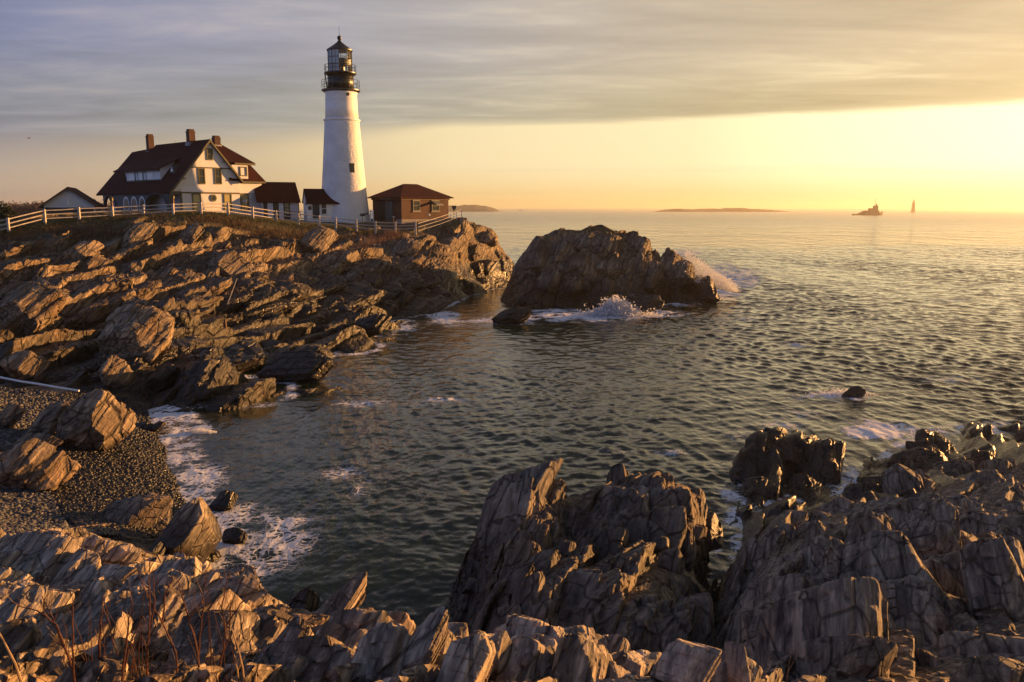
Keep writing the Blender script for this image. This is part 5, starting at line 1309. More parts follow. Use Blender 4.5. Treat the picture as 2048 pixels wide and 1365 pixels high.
# ---- brick signal house with hipped roof
def signal_house():
    x, y = (803-1024)/F*113*CP, 113.0
    fr = Fr(x, y, 45); g = 8.0
    aw = fr.a_of(897); bw = fr.b_of(745.6)
    zE = fr.z_of(394.5, 0); zP = fr.z_of(368.5, aw/2, bw/2)
    root = thing('brick_house', (*fr.dep(aw/2, bw/2)[:2], 8.3), 'low red brick building with hipped dark red roof right of the tower', 'building')
    m = MB(fr); m.box(0, aw, 0, bw, g, zE-0.35); m.build('wall', M['brick'], root)
    m = MB(fr); m.box(-0.14, aw+0.14, -0.14, bw+0.14, zE-0.35, zE-0.02); m.build('cornice', M['brown'], root)
    m = MB(fr); e = 0.55; L = 1.7
    pts_ = [(-e, -e, zE), (aw+e, -e, zE), (aw+e, bw+e, zE), (-e, bw+e, zE), (aw/2-L+0.5, bw/2, zP), (aw/2+L-0.5, bw/2, zP)]
    lo = [(p[0], p[1], zE-0.12) for p in pts_[:4]]
    m.add(pts_+lo, [(0, 1, 5, 4), (1, 2, 5), (2, 3, 4, 5), (3, 0, 4), (9, 8, 7, 6), (0, 6, 7, 1), (1, 7, 8, 2), (2, 8, 9, 3), (3, 9, 6, 0)]); m.build('roof', M['roof'], root)
    for p0, p1, hop in ((825.5, 839.5, False), (863, 878, True)):
        a0, a1 = fr.a_of(p0), fr.a_of(p1); z0, z1 = fr.z_of(422.5, a0), fr.z_of(401.5, a0)
        f = window(root, fr, a0, a1, z0, z1, 0.0, frame='sashgrey', pane='pane', fw=0.09)
        s = MB(fr); s.box(a0-0.1, a1+0.1, -0.13, -0.003, z0-0.16, z0-0.004); s.build('sill', M['stone'], f)
        s = MB(fr); s.box(a0-0.1, a1+0.1, -0.08, -0.003, z1+0.004, z1+0.2); s.build('lintel', M['stone'], f)
        if hop:
            h = MB(fr); zm = (z0+z1)/2; h.add([(a0+0.1, -0.12, z1-0.1), (a1-0.1, -0.12, z1-0.1), (a1+0.05, -0.95, zm+0.15), (a0+0.2, -0.95, zm+0.15), (a0+0.1, -0.12, z1-0.15), (a1-0.1, -0.12, z1-0.15), (a1+0.05, -0.95, zm+0.10), (a0+0.2, -0.95, zm+0.10)], [(0, 1, 2, 3), (7, 6, 5, 4), (0, 4, 5, 1), (1, 5, 6, 2), (2, 6, 7, 3), (3, 7, 4, 0)]); h.build('open_sash', M['steel'], f)
    b0, b1 = fr.b_of(770.5), fr.b_of(755.5); b0, b1 = min(b0, b1), max(b0, b1)
    d = MB(fr); d.box(-0.05, 0.06, b0, b1, g, fr.z_of(409, 0, 3)); d.build('doorway', M['iron'], root)
    b2, b3 = fr.b_of(786), fr.b_of(771.5); b2, b3 = min(b2, b3), max(b2, b3)
    d = MB(fr); d.box(-0.10, -0.003, b2, b3, g, fr.z_of(404, 0, 3)); d.build('door', M['porch'], root)
    d = MB(fr); d.box(-0.18, -0.003, fr.b_of(783), fr.b_of(763), fr.z_of(399, 0, 3), fr.z_of(396.8, 0, 3)); d.build('door_lintel', M['steel'], root)
    t = MB(fr); t.box(-1.0, aw+1.2, -1.3, -0.004, g, fr.z_of(439, 0)); o = t.build('plinth', M['stone'], root)
signal_house()

# ---- shed on the left
def shed():
    P0 = at(90, 440, 104.0); dep = 104.0
    fr = Fr(P0[0], 104.0, 20.5); g = 8.4
    aw = fr.a_of(190); am = aw/2; zE = fr.z_of(411.5, am); zP = fr.z_of(374, am)
    root = thing('shed', (*fr.dep(am, 3)[:2], 9), 'small shed with pale gable and red roof at the far left behind the fence', 'shed')
    L = 7.0
    m = MB(fr); m.box(0, aw, 0, L, g, zE-0.25); m.build('wall', M['white'], root)
    m = MB(fr); m.box(0.12, aw-0.12, -0.05, -0.003, g, zE-0.25); m.build('garage_door', M['dgreen'], root)
    sl = (zP-zE)/(am+0.5)
    m = MB(fr); m.prism([(-0.0, zE-0.25), (aw, zE-0.25), (aw, zE+0.10), (am, zP-0.25), (0, zE+0.10)], -0.004, L, 'y'); m.build('gable', M['clap'], root)
    m = MB(fr); slab_roof(m, [(am, -0.5, zP), (-0.6, -0.5, zE-0.15), (-0.6, L+0.3, zE-0.15), (am, L+0.3, zP)], 0.18); slab_roof(m, [(am, L+0.3, zP), (aw+0.6, L+0.3, zE-0.15), (aw+0.6, -0.5, zE-0.15), (am, -0.5, zP)], 0.18); m.build('roof', M['roof'], root)
    m = MB(fr)
    for a0, a1 in ((-0.6, am), (aw+0.6, am)):
        m.prism([(a0, zE-0.17), (a1, zP-0.02), (a1, zP-0.30), (a0, zE-0.42)], -0.56, -0.503, 'y')
    m.build('rake_board', M['brown'], root)
    a = fr.a_of(137.5); z = fr.z_of(407, a)
    m = MB(fr); m.tube([(a, -0.05, z+0.2), (a, -0.35, z+0.35), (a, -0.4, z+0.1)], 0.04, 5); m.tube([(a, -0.4, z+0.15), (a, -0.4, z-0.12)], 0.05, 7, 0.16); m.build('gable_lamp', M['white'], root)
shed()
# ---------------------------------------------------------------- fences, posts and lamps
FP = [(-62,452,484,76.5),(15,436,466,78),(88,419,446,81),(157,415,443,83),(224,413.5,437.5,85),(286,410,435,87),(345.4,407,430,88),(401.5,404.6,428.5,90),(455.7,406,430,93),(505,414,437,96),
      (551.8,421,444,99),(596,427,450,100),(638,431,453,101),(671,435,456,102),(712.4,440,462,102.5),(750.8,443,465,103),(790.5,444,466,104),(830.7,443,463,105)]
def fence():
    root = thing('rail_fence', at(345, 430, 88), 'long pale three rail wooden fence along the cliff top', 'fence')
    tops = []
    for (px, yt, yb, Y) in FP:
        b, t = at(px, yb+3, Y), at(px, yt, Y); b[2] -= 0.4
        m = MB(); m.box(t[0]-0.10, t[0]+0.10, Y-0.09, Y+0.09, b[2], t[2]); m.build('post', M['wood'], root)
        tops.append((t, at(px, yb, Y)))
    for i in range(len(tops)-1):
        (t0, b0), (t1, b1) = tops[i], tops[i+1]
        for f in (0.10, 0.40, 0.70):
            p, q = Vector(t0+(b0-t0)*f), Vector(t1+(b1-t1)*f)
            m = MB(); mid = (p+q)/2+Vector((0, 0, random.uniform(-.03, .02))); m.tube([p, mid, q], 0.055, 6); m.build('rail', M['wood'], root)
fence()
def railing():
    root = thing('metal_railing', at(870, 445, 109), 'thin metal railing climbing to the seaward end of the cliff', 'railing')
    P = [(836,447,463,105.5),(858,440.5,456,107.5),(880,434,449,109.5),(901,427,441,111.5),(913,423.5,435,112.5),(923,418.5,435,113.5)]
    pts = [(at(a, b, Y), at(a, c, Y)) for a, b, c, Y in P]
    for t, b in pts:
        m = MB(); m.tube([b-np.array([0, 0, .4]), t], 0.045, 5); m.build('post', M['steel'], root)
    for f, r in ((0.03, .045), (0.5, .035), (0.97, .03)):
        m = MB(); m.tube([tuple(t+(b-t)*f) for t, b in pts], r, 5); m.build('rail', M['wood'], root)
    m = MB()
    for i in range(3):
        for k in range(1, 9):
            u = k/9; t = pts[i][0]*(1-u)+pts[i+1][0]*u; b = pts[i][1]*(1-u)+pts[i+1][1]*u; m.tube([tuple(t), tuple(b)], 0.012, 4)
    m.build('baluster_screen', M['wood'], root)
railing()
def post_lamp(px, yt, yb, Y, label, kind):
    t, b = at(px, yt, Y), at(px, yb, Y); h = t[2]-b[2]; x, z = b[0], b[2]
    root = thing('lamp_post', b, label, 'lamp')
    if kind == 'lantern':
        m = MB(); m.box(x-.10, x+.10, Y-.10, Y+.10, z-.5, z+h*.78); m.build('post', M['brown'], root)
        m = MB(); m.lathe([(0.08, z+h*.78), (0.20, z+h*.81), (0.22, z+h*.92), (0.30, z+h*.93), (0.06, z+h)], 8, (x, Y)); m.build('lantern', M['trim'], root)
    elif kind == 'flood':
        m = MB(); m.tube([(x, Y, z-.5), (x, Y, z+h*.75)], .05, 6); m.build('pole', M['iron'], root)
        m = MB(); m.prism([(x-.30, z+h), (x+.34, z+h+.03), (x+.26, z+h*.72), (x-.16, z+h*.70)], Y-.18, Y+.22, 'y'); m.build('lamp_head', M['iron'], root)
        m = MB(); m.tube([(x-.18, Y, z+h*.72), (x, Y, z+h*.6), (x+.2, Y, z+h*.72)], .03, 5); m.build('bracket', M['iron'], root)
    elif kind == 'globe':
        m = MB(); m.tube([(x, Y, z-.4), (x, Y, z+h*.7)], .05, 6); m.build('pole', M['iron'], root)
        m = MB(); m.lathe([(0.03, z+h*.66), (0.12, z+h*.70), (0.15, z+h*.85), (0.10, z+h*.97), (0.02, z+h)], 10, (x, Y)); m.build('lamp_shade', M['white'], root)
    else:
        m = MB(); m.tube([(x, Y, z-.4), (x, Y, z+h)], .055, 6); m.build('pole', M['brown'], root)
        m = MB(); m.box(x-.2, x+.2, Y-.06, Y-.02, z+h*.82, z+h); m.build('lamp_head', M['steel'], root)
post_lamp(225.5, 393.5, 438, 88, 'brown lamp post before the left arch of the porch', 'lantern')
post_lamp(347.5, 390, 430, 91, 'dark lamp post at the near corner of the porch', 'lantern')
post_lamp(491.5, 399.5, 434, 96.5, 'thin grey post before the right wing window of the house', 'thin')
post_lamp(908, 412.5, 435, 112.6, 'black floodlight on a pole at the cliff end', 'flood')
post_lamp(858.5, 428.5, 440, 110, 'short lamp with a white top before the brick building', 'globe')
post_lamp(787, 433, 445, 110, 'short dark lamp by the doors of the brick building', 'thin')
def scope():
    Y = 107; b = at(724.5, 446, Y); t = at(724.5, 431, Y)
    root = thing('cannon_viewer', b, 'black long barrelled device on a stalk at the foot of the tower', 'viewer')
    m = MB(); m.tube([(b[0], Y, b[2]-.4), (t[0], Y, t[2])], .06, 6); m.build('stalk', M['iron'], root)
    m = MB(); m.tube([(t[0]-.22, Y, t[2]+.10), (t[0]+.3, Y, t[2]+.14), (t[0]+.78, Y, t[2]+.24)], .13, 7, .10); m.build('barrel', M['iron'], root)
    m = MB(); m.box(t[0]-.30, t[0]+.35, Y-.12, Y+.12, t[2]-.12, t[2]+.05); m.build('cradle', M['iron'], root)
scope()
def steps():
    Y = 113.5; root = thing('white_gate', at(743.5, 443, Y), 'white slatted barrier between the tower and the brick building', 'gate')
    for i, py in enumerate((423, 428, 432.5, 437.5)):
        a, b = at(739.5, py, Y), at(747, py+.3, Y); m = MB(); m.box(a[0], b[0], Y-.05, Y+.05, a[2]-.10, a[2]+.10); m.build('slat', M['white'], root)
    for px in (740.2, 746.3):
        a, b = at(px, 421, Y), at(px, 445, Y); m = MB(); m.box(a[0]-.05, a[0]+.05, Y+.053, Y+.13, b[2]-.3, a[2]); m.build('post', M['white'], root)
steps()
# the white pipe across the upper beach and the thin rail down the ledges
pp = [hit(x, y) for x, y in ((-60, 744), (0, 755), (40, 763), (80, 769), (120, 776), (158, 782))]
z0 = max(p[2] for p in pp)
m = MB(); m.tube([tuple(at(x, y, hit(x, y)[1]-1.9)) for x, y in ((-60, 744), (0, 755), (40, 763), (80, 769), (120, 776), (158, 782))], 0.06, 7)
tag(m.build('pipe', M['white']), 'thin white pipe sloping across the head of the beach at the left edge', 'pipe')
m = MB(); hp = [at(x, y, hit(x, y)[1]-2.2) for x, y in ((474, 560), (466, 582), (455, 612))]; m.tube([tuple(q+np.array([0, 0, .1])) for q in hp], 0.035, 5)
tag(m.build('hand_rail', M['steel']), 'thin pale rail running down the smooth grey slabs of the headland', 'rail')
m = MB(); q = at(452, 655, hit(452, 655)[1]-2.0); m.tube([(q[0], q[1], q[2]-.4), (q[0]-.05, q[1], q[2]+.6)], .12, 7, .09)
tag(m.build('wooden_post', M['brown']), 'weathered brown stump of a post at the lower end of the pale rail', 'post')

# ---------------------------------------------------------------- far things
def ship():
    Y = 1400.0; k = Y/F; P = lambda px: (px-1024)*k*CP
    x0, x1 = P(1707), P(1766); root = thing('tugboat', ((x0+x1)/2, Y, 0), 'small tugboat heading right near the horizon, dark in the haze', 'boat')
    hull = paint('hull_paint', (0.07, 0.05, 0.04), .6); sup = paint('deckhouse_paint', (0.12, 0.09, 0.07), .6)
    L = x1-x0; sec = [(-.5, .12, 2.0), (-.45, .13, 1.9), (-.2, .14, 1.8), (.1, .14, 2.0), (.35, .10, 3.2), (.5, .004, 5.4)]
    cx = (x0+x1)/2; vs = []; fs = []
    for (u, hb, hz) in sec:
        x = cx+u*L; b = hb*L; vs += [(x, Y-b, hz), (x, Y-b*.7, -1), (x, Y+b*.7, -1), (x, Y+b, hz)]
    for i in range(len(sec)-1):
        for j in range(3): fs.append((i*4+j, i*4+j+1, i*4+j+5, i*4+j+4))
        fs.append((i*4+3, i*4, i*4+4, i*4+7))
    fs += [(0, 3, 2, 1), (20, 21, 22, 23)]
    m = MB(); m.add(vs, fs); m.build('hull', hull, root)
    m = MB(); m.box(P(1728), P(1757), Y-4, Y+4, 1.9, 7.6); m.build('deckhouse', sup, root)
    m = MB(); m.prism([(P(1716), 1.9), (P(1728.2), 1.9), (P(1728.2), 7.2)], Y-3, Y+3, 'y'); m.build('stern_ramp', sup, root)
    m = MB(); m.box(P(1738), P(1755), Y-3, Y+3, 7.61, 11.5); m.build('bridge_deck', sup, root)
    m = MB(); m.box(P(1747), P(1755), Y-2.6, Y+2.6, 11.51, 15.5); m.build('wheelhouse', sup, root)
    m = MB(); m.box(P(1751.3), P(1753.6), Y-1, Y+1, 15.51, 18.5); m.build('funnel', hull, root)
    m = MB(); m.tube([(P(1749.5), Y, 15.5), (P(1749.5), Y, 27)], .45, 5, .2); m.build('mast', hull, root)
    m = MB(); m.tube([(P(1762), Y, 3), (P(1764), Y, 6.6), (P(1765.5), Y, 4.8)], .7, 6); m.build('bow_fender', hull, root)
ship()
def ledge_light():
    Y = 2400.0; k = Y/F*CP; x = (1826.5-1024)*k; root = thing('ledge_lighthouse', (x, Y, 0), 'slim grey stone lighthouse on a low ledge at the horizon', 'lighthouse')
    st = paint('ledge_granite', (0.20, 0.16, 0.13), .9)
    u = Y/F
    m = MB(); m.lathe([(3.9*u, -1), (3.8*u, 3), (3.2*u, 10*u), (2.7*u, 19*u), (2.7*u, 20*u)], 24, (x, Y)); m.build('tower', st, root)
    m = MB(); m.lathe([(1.5*u, 20*u), (1.5*u, 22.6*u), (1.7*u, 22.7*u), (.3*u, 24.8*u), (.05*u, 27*u)], 12, (x, Y)); m.build('lantern_room', st, root)
    m = MB()
    vs = [(x-9*u+18*u*i/14, Y+dy, (0.3+1.1*math.sin(math.pi*i/14))*u*.8*(1 if dy == 0 else 0)-.3) for dy in (-14, 0, 14) for i in range(15)]
    m.add(vs, [(r*15+i, r*15+i+1, r*15+i+16, r*15+i+15) for r in range(2) for i in range(14)]); m.build('rock_ledge', st, root)
ledge_light()
def island(name, Y, x0, x1, hpx, seed, label=None, depth=160, mat=None):
    k = Y/F*CP; n = 120; g = np.linspace(0, 1, n)
    rows = []
    for j, v in enumerate(np.linspace(-1, 1, 9)):
        X = (x0-1024+(x1-x0)*g)*k; Yy = Y+v*depth+0*X
        prof = np.minimum(1, 6*g)**.7*np.minimum(1, 6*(1-g))**.7
        nz = fbm(np.stack([X/(40*Y/2500), Yy/60, 0*X+seed], 1), 4, seed)
        rows.append(np.stack([X, Yy, (hpx*Y/F)*prof*(1-v*v)*(0.75+0.25*nz)-1.0], 1))
    V = np.concatenate(rows)
    return tag(mesh_np(name, V, grid_faces(9, n), mat), kind='structure')
FARM = paint('far_land', (0.060, 0.055, 0.035), .9, .3, .02)
island('island', 3000, 1312, 1566, 8.0, 4, mat=FARM)
island('far_headland', 3300, 845, 1000, 13.0, 9, mat=FARM)
# wooded shore far to the left
def clumps(pts, size, g, n=7):
    """leaf sized faces scattered round each point"""
    N = len(pts)*n; c = np.repeat(pts, n, 0)+g.normal(size=(N, 3))*size[0]
    a = g.normal(size=(N, 3)); b = g.normal(size=(N, 3)); a /= np.linalg.norm(a, axis=1)[:, None]; b /= np.linalg.norm(b, axis=1)[:, None]
    s = size[1]*(0.5+g.random((N, 1)))
    V = np.stack([c-a*s, c+b*s, c+a*s], 1).reshape(-1, 3)
    return V, np.arange(N*3).reshape(-1, 3)
def far_wood():
    g = np.random.default_rng(8); Y = 420.0
    bark = paint('winter_wood', (0.085, 0.055, 0.050), .9, .4, .3)
    island('far_shore', 430, -220, 260, 5.5, 3, mat=FARM, depth=60)
    px = np.concatenate([g.uniform(-200, 84, 420), g.uniform(84, 240, 160)]); P = []
    for x in px:
        top = np.interp(x, [-200, 0, 20, 28, 45, 60, 70, 80, 90, 120, 200, 240], [428, 424, 416, 410, 413, 411, 409, 406, 412, 410, 408, 416])+g.uniform(0, 8)
        d = Y+g.uniform(-25, 25); t = at(x, top, d)
        for q in range(10):
            P.append((t[0]+g.normal()*1.3, d+g.normal()*1.3, t[2]-g.random()**1.3*5.0))
    V, Fc = clumps(np.array(P), (1.0, 0.55), g, 9)
    o = mesh_np('far_trees', V, Fc, bark); tag(o, 'hazy purple brown winter trees along the far shore at the left edge', 'trees', kind='stuff')
far_wood()
def bush():
    g = np.random.default_rng(4); Y = 84.0; gm = paint('evergreen_leaf', (0.022, 0.030, 0.012), .8, .5, 2)
    c = at(4, 446, Y); root = thing('evergreen_bush', (c[0], Y, c[2]-1.5), 'dark evergreen bush mound at the left edge beyond the fence', 'bush')
    P = []
    for (x, y, r) in ((-30, 432, 1.6), (2, 428, 1.2), (14, 440, 1.1), (26, 448, 0.9), (-10, 446, 1.5), (36, 454, .55)):
        q = at(x, y, Y); d = g.normal(size=(260, 3)); d /= np.linalg.norm(d, axis=1)[:, None]; d *= (g.random((260, 1))**.4)*r
        P.append(q+d)
    V, Fc = clumps(np.concatenate(P), (0.10, 0.10), g, 9)
    V = V-np.array(root.location)
    o = mesh_np('foliage', V, Fc, gm, root)
    m = MB()
    for k in range(5): m.tube([(c[0]+random.uniform(-1.5, 1), Y+random.uniform(-.5, .5), c[2]-1.8), (c[0]+random.uniform(-2, 1.2), Y, c[2]+.3)], .06, 5, .02)
    m.build('stem', paint('bark', (.05, .035, .025), .9), root)
bush()
# ---------------------------------------------------------------- birds
def bird(px, py, Y, span, label, bank=0.0, perched=False):
    c = at(px, py, Y); root = thing('seagull', c, label, 'bird')
    mt = M['gull']
    x, y, z = c; s = span/2
    vs = []; fs = []
    # body: one lathe along x
    prof = [(-.30, .01), (-.22, .045), (-.08, .075), (.06, .075), (.16, .05), (.20, .045), (.24, .03), (.29, .006)]
    m = MB(); n = 8
    for (u, r) in prof:
        for k in range(n): vs.append((x+u*span*.75, y+r*span*.8*math.cos(6.283*k/n), z+r*span*.8*math.sin(6.283*k/n)+(0.02*span if u > .1 else 0)))
    for i in range(len(prof)-1):
        for k in range(n): fs.append((i*n+k, i*n+(k+1) % n, (i+1)*n+(k+1) % n, (i+1)*n+k))
    fs += [tuple(range(n))[::-1], tuple(range(len(vs)-n, len(vs)))]
    m.add(vs, fs)
    if not perched:
        for sg in (-1, 1):
            w = []
            for (v, ch, up, th) in ((.06, .20, .04, .02), (.35, .19, .16, .016), (.7, .14, .12, .010), (1.0, .02, -.02, .003)):
                yy = sg*v*s
                lat = yy*math.cos(bank); 
                w.append([(x+yy, y-ch*span*.5, z+up*span+yy*math.sin(bank)), (x+yy, y, z+up*span+th*span+yy*math.sin(bank)), (x+yy, y+ch*span*.5, z+up*span+yy*math.sin(bank)), (x+yy, y, z+up*span-th*span+yy*math.sin(bank))])
            vv = [p for q in w for p in q]; ff = []
            for i in range(3):
                for k in range(4): ff.append((i*4+k, i*4+(k+1) % 4, (i+1)*4+(k+1) % 4, (i+1)*4+k))
            m.add(vv, ff)
    m.build('body', mt, root)
    return root
M['gull'] = paint('gull_feathers', (0.16, 0.16, 0.17), .8, .3)
bird(58, 277, 150, 1.15, 'grey gull gliding in the sky at the far left', 0.12)
bird(350, 283.5, 116.5, 0.55, 'small bird perched on the ridge between the two left chimneys', 0, True)
bird(1041, 421, 420, 2.4, 'dark bird flying low over the far water, upper of two', 0.1)
bird(1015, 440.5, 210, 1.1, 'dark bird flying low over the water, lower of two', -0.1)

# ---------------------------------------------------------------- beach
def pebbles(name, n, poly, smin, smax, mat, seed, label):
    g = np.random.default_rng(seed); pp = np.array(poly, float); out = []
    lo, hi = pp.min(0), pp.max(0)
    def inside(x, y):
        c = np.zeros(len(x), bool); j = len(pp)-1
        for i in range(len(pp)):
            xi, yi = pp[i]; xj, yj = pp[j]
            t = ((yi > y) != (yj > y)) & (x < (xj-xi)*(y-yi)/(yj-yi+1e-9)+xi); c ^= t; j = i
        return c
    x = g.uniform(lo[0], hi[0], n*4); y = g.uniform(lo[1], hi[1], n*4); k = inside(x, y); x, y = x[k][:n], y[k][:n]
    dx = (x-1024)/F; dyv = (682.5-y)/F; d1 = CP+dyv*SP; d2 = -SP+dyv*CP
    Yv = (0.6-H)/d2*d1
    for it in range(4):
        z = fast_z(Yv*dx/d1, Yv); Yv = (z-H)/d2*d1
    X = Yv*dx/d1; Z = fast_z(X, Yv); N = len(X)
    ico = np.array([(0,0,1),(.89,0,.45),(.28,.85,.45),(-.72,.53,.45),(-.72,-.53,.45),(.28,-.85,.45),(.72,.53,-.45),(-.28,.85,-.45),(-.89,0,-.45),(-.28,-.85,-.45),(.72,-.53,-.45),(0,0,-1)])
    fi = np.array([(0,1,2),(0,2,3),(0,3,4),(0,4,5),(0,5,1),(1,6,2),(2,7,3),(3,8,4),(4,9,5),(5,10,1),(2,6,7),(3,7,8),(4,8,9),(5,9,10),(1,10,6),(11,7,6),(11,8,7),(11,9,8),(11,10,9),(11,6,10)])
    s = smin*(smax/smin)**(g.random(N)**2.2)
    V = ico[None]*(1+0.22*g.normal(size=(N, 12, 1)))*s[:, None, None]*np.stack([0.8+.5*g.random(N), 0.8+.5*g.random(N), .5+.3*g.random(N)], 1)[:, None]
    th = g.random(N)*6.28; c, s_ = np.cos(th)[:, None], np.sin(th)[:, None]
    V = np.stack([V[..., 0]*c-V[..., 1]*s_, V[..., 0]*s_+V[..., 1]*c, V[..., 2]], -1)
    V += np.stack([X, Yv, Z+s*0.25+g.random(N)*0.05], 1)[:, None]
    Fc = (fi[None]+12*np.arange(N)[:, None, None]).reshape(-1, 3)
    o = mesh_np(name, V.reshape(-1, 3), Fc, mat, smooth=True); tag(o, label, 'pebbles', kind='stuff')
def pebmat(name, stops, rough):
    t = NT(name); r = t.node('ShaderNodeNewGeometry').outputs['Random Per Island']
    t.put(t.ramp(r, stops), t.b.inputs['Base Color']); t.b.inputs['Roughness'].default_value = rough
    t.put(t.bump(t.noise(t.pos(), 30, 3), .3, .01), t.b.inputs['Normal']); return t.m
wetp = pebmat('wet_pebble', [(0, (.003, .003, .003)), (.5, (.007, .0066, .0063)), (.85, (.015, .013, .012)), (1, (.035, .031, .027))], .42)
dryp = pebmat('dry_pebble', [(0, (.02, .021, .025)), (.4, (.042, .045, .052)), (.8, (.08, .082, .086)), (1, (.17, .165, .155))], .7)
pebbles('dark_pebbles', int(36000), [(120,790),(150,775),(280,778),(300,850),(335,905),(352,965),(378,1020),(395,1060),(300,1080),(180,1075),(130,1040),(95,985),(90,880)], 0.03, .095, wetp, 1, 'wet black pebbles covering the beach down to the foam')
pebbles('grey_pebbles', int(12000), [(-60,975),(100,985),(125,1040),(150,1090),(-60,1100)], 00.03, .085, dryp, 2, 'dry blue grey pebbles at the left edge of the beach')
pebbles('grey_pebbles', int(7000), [(-60,772),(100,785),(150,800),(160,850),(140,890),(60,905),(-60,900)], 0.04, .11, dryp, 3, 'grey shingle at the head of the beach under the white pipe')

# ---------------------------------------------------------------- dry grass, turf and stems
def blades(P, h, w, g, lean=.35, droop=.3):
    N = len(P); th = g.random(N)*6.283; d = np.stack([np.cos(th), np.sin(th), 0*th], 1); hh = h*(.5+.8*g.random(N))[:, None]
    ln = lean*g.normal(size=(N, 2)); tip = np.concatenate([ln, np.ones((N, 1))], 1)*hh; mid = tip*np.array([.35, .35, .55])
    s = d*w
    V = np.stack([P-s, P+s, P+mid+s*.7, P+mid-s*.7, P+tip], 1).reshape(-1, 3)
    k = 5*np.arange(N)[:, None]
    q = np.concatenate([k+np.array([[0, 1, 2]]), k+np.array([[0, 2, 3]]), k+np.array([[3, 2, 4]])], 0)
    return V, q
def drape(px, py):
    out = []
    d0 = (px-1024)/F; dv = (682.5-py)/F; d1 = CP+dv*SP; d2 = -SP+dv*CP
    yy = np.exp(np.linspace(math.log(4.8), math.log(125), 420))
    X = d0[:, None]/d1[:, None]*yy[None]; Zr = H+d2[:, None]/d1[:, None]*yy[None]
    G = fast_z(X, np.repeat(yy[None], len(px), 0))
    i = np.argmax(Zr <= G, 1); Yv = yy[i]
    return np.stack([X[np.arange(len(px)), i], Yv, G[np.arange(len(px)), i]], 1)
def grassmat(name, stops):
    t = NT(name); r = t.node('ShaderNodeNewGeometry').outputs['Random Per Island']
    t.put(t.ramp(r, stops), t.b.inputs['Base Color']); t.b.inputs['Roughness'].default_value = .8
    t.b.inputs['Subsurface Weight'].default_value = 0.0
    return t.m
gr_green = grassmat('turf_blade', [(0, (.024, .038, .009)), (.6, (.055, .070, .017)), (1, (.10, .095, .03))])
gr_dry = grassmat('dry_blade', [(0, (.05, .030, .015)), (.6, (.12, .075, .035)), (1, (.24, .16, .08))])
gr_red = grassmat('red_dry_blade', [(0, (.09, .040, .025)), (.6, (.20, .10, .06)), (1, (.34, .20, .12))])
def turf():
    g = np.random.default_rng(21); n = 16000
    px = g.uniform(-60, 835, n); y0 = np.interp(px, [q[0] for q in FP], [q[2] for q in FP]); py = y0+g.uniform(-1, 1, n)*3+np.abs(g.normal(size=n))*6
    P = drape(px, py); P = P[P[:, 2] > 6.5]
    V, Fc = blades(P, .32, .013, g); tag(mesh_np('turf', V, Fc, gr_green), 'short dark turf along the foot of the fence', 'grass', kind='stuff')
    n = 22000; cen = [(30,490,50,30),(215,470,50,20),(380,470,60,20),(700,480,60,14),(600,475,50,14),(120,470,60,14),(270,440,70,10),(180,505,55,12),(340,508,40,10),(420,445,50,10),(480,455,40,12),(60,500,60,20),(330,470,40,12),(540,470,40,10),(250,520,40,8)]
    k = g.integers(0, len(cen), n); c = np.array(cen)[k]; px = c[:, 0]+g.normal(size=n)*c[:, 2]*.5; py = c[:, 1]+g.normal(size=n)*c[:, 3]*.5
    P = drape(px, py); P = P[(P[:, 1] > 60)]
    V, Fc = blades(P, .42, .014, g, .6); tag(mesh_np('dry_grass', V, Fc, gr_dry), 'brown dry grass on the shelves of the headland', 'grass', kind='stuff')
    n = 2600; cen = [(760,492,34,13),(735,510,14,14),(715,520,10,8),(785,482,20,8)]
    k = g.integers(0, len(cen), n); c = np.array(cen)[k]; px = c[:, 0]+g.normal(size=n)*c[:, 2]*.5; py = c[:, 1]+g.normal(size=n)*c[:, 3]*.5
    P = drape(px, py); V, Fc = blades(P, 1.0, .014, g, .35); tag(mesh_np('dry_grass', V, Fc, gr_red), 'reddish dry grass below the right part of the fence', 'grass', kind='stuff')
    n = 2600; cen = [(300,1340,180,30),(480,1350,60,20),(640,1330,60,24),(560,1290,40,12),(120,1320,90,30),(1040,1335,30,12)]
    k = g.integers(0, len(cen), n); c = np.array(cen)[k]; px = c[:, 0]+g.normal(size=n)*c[:, 2]*.5; py = c[:, 1]+g.normal(size=n)*c[:, 3]*.5
    P = drape(px, py); P = P[P[:, 1] < 14]; V, Fc = blades(P, .16, .0022, g, .6); tag(mesh_np('dry_grass', V, Fc, gr_dry), 'dead grass in the hollows of the near rocks', 'grass', kind='stuff')
turf()
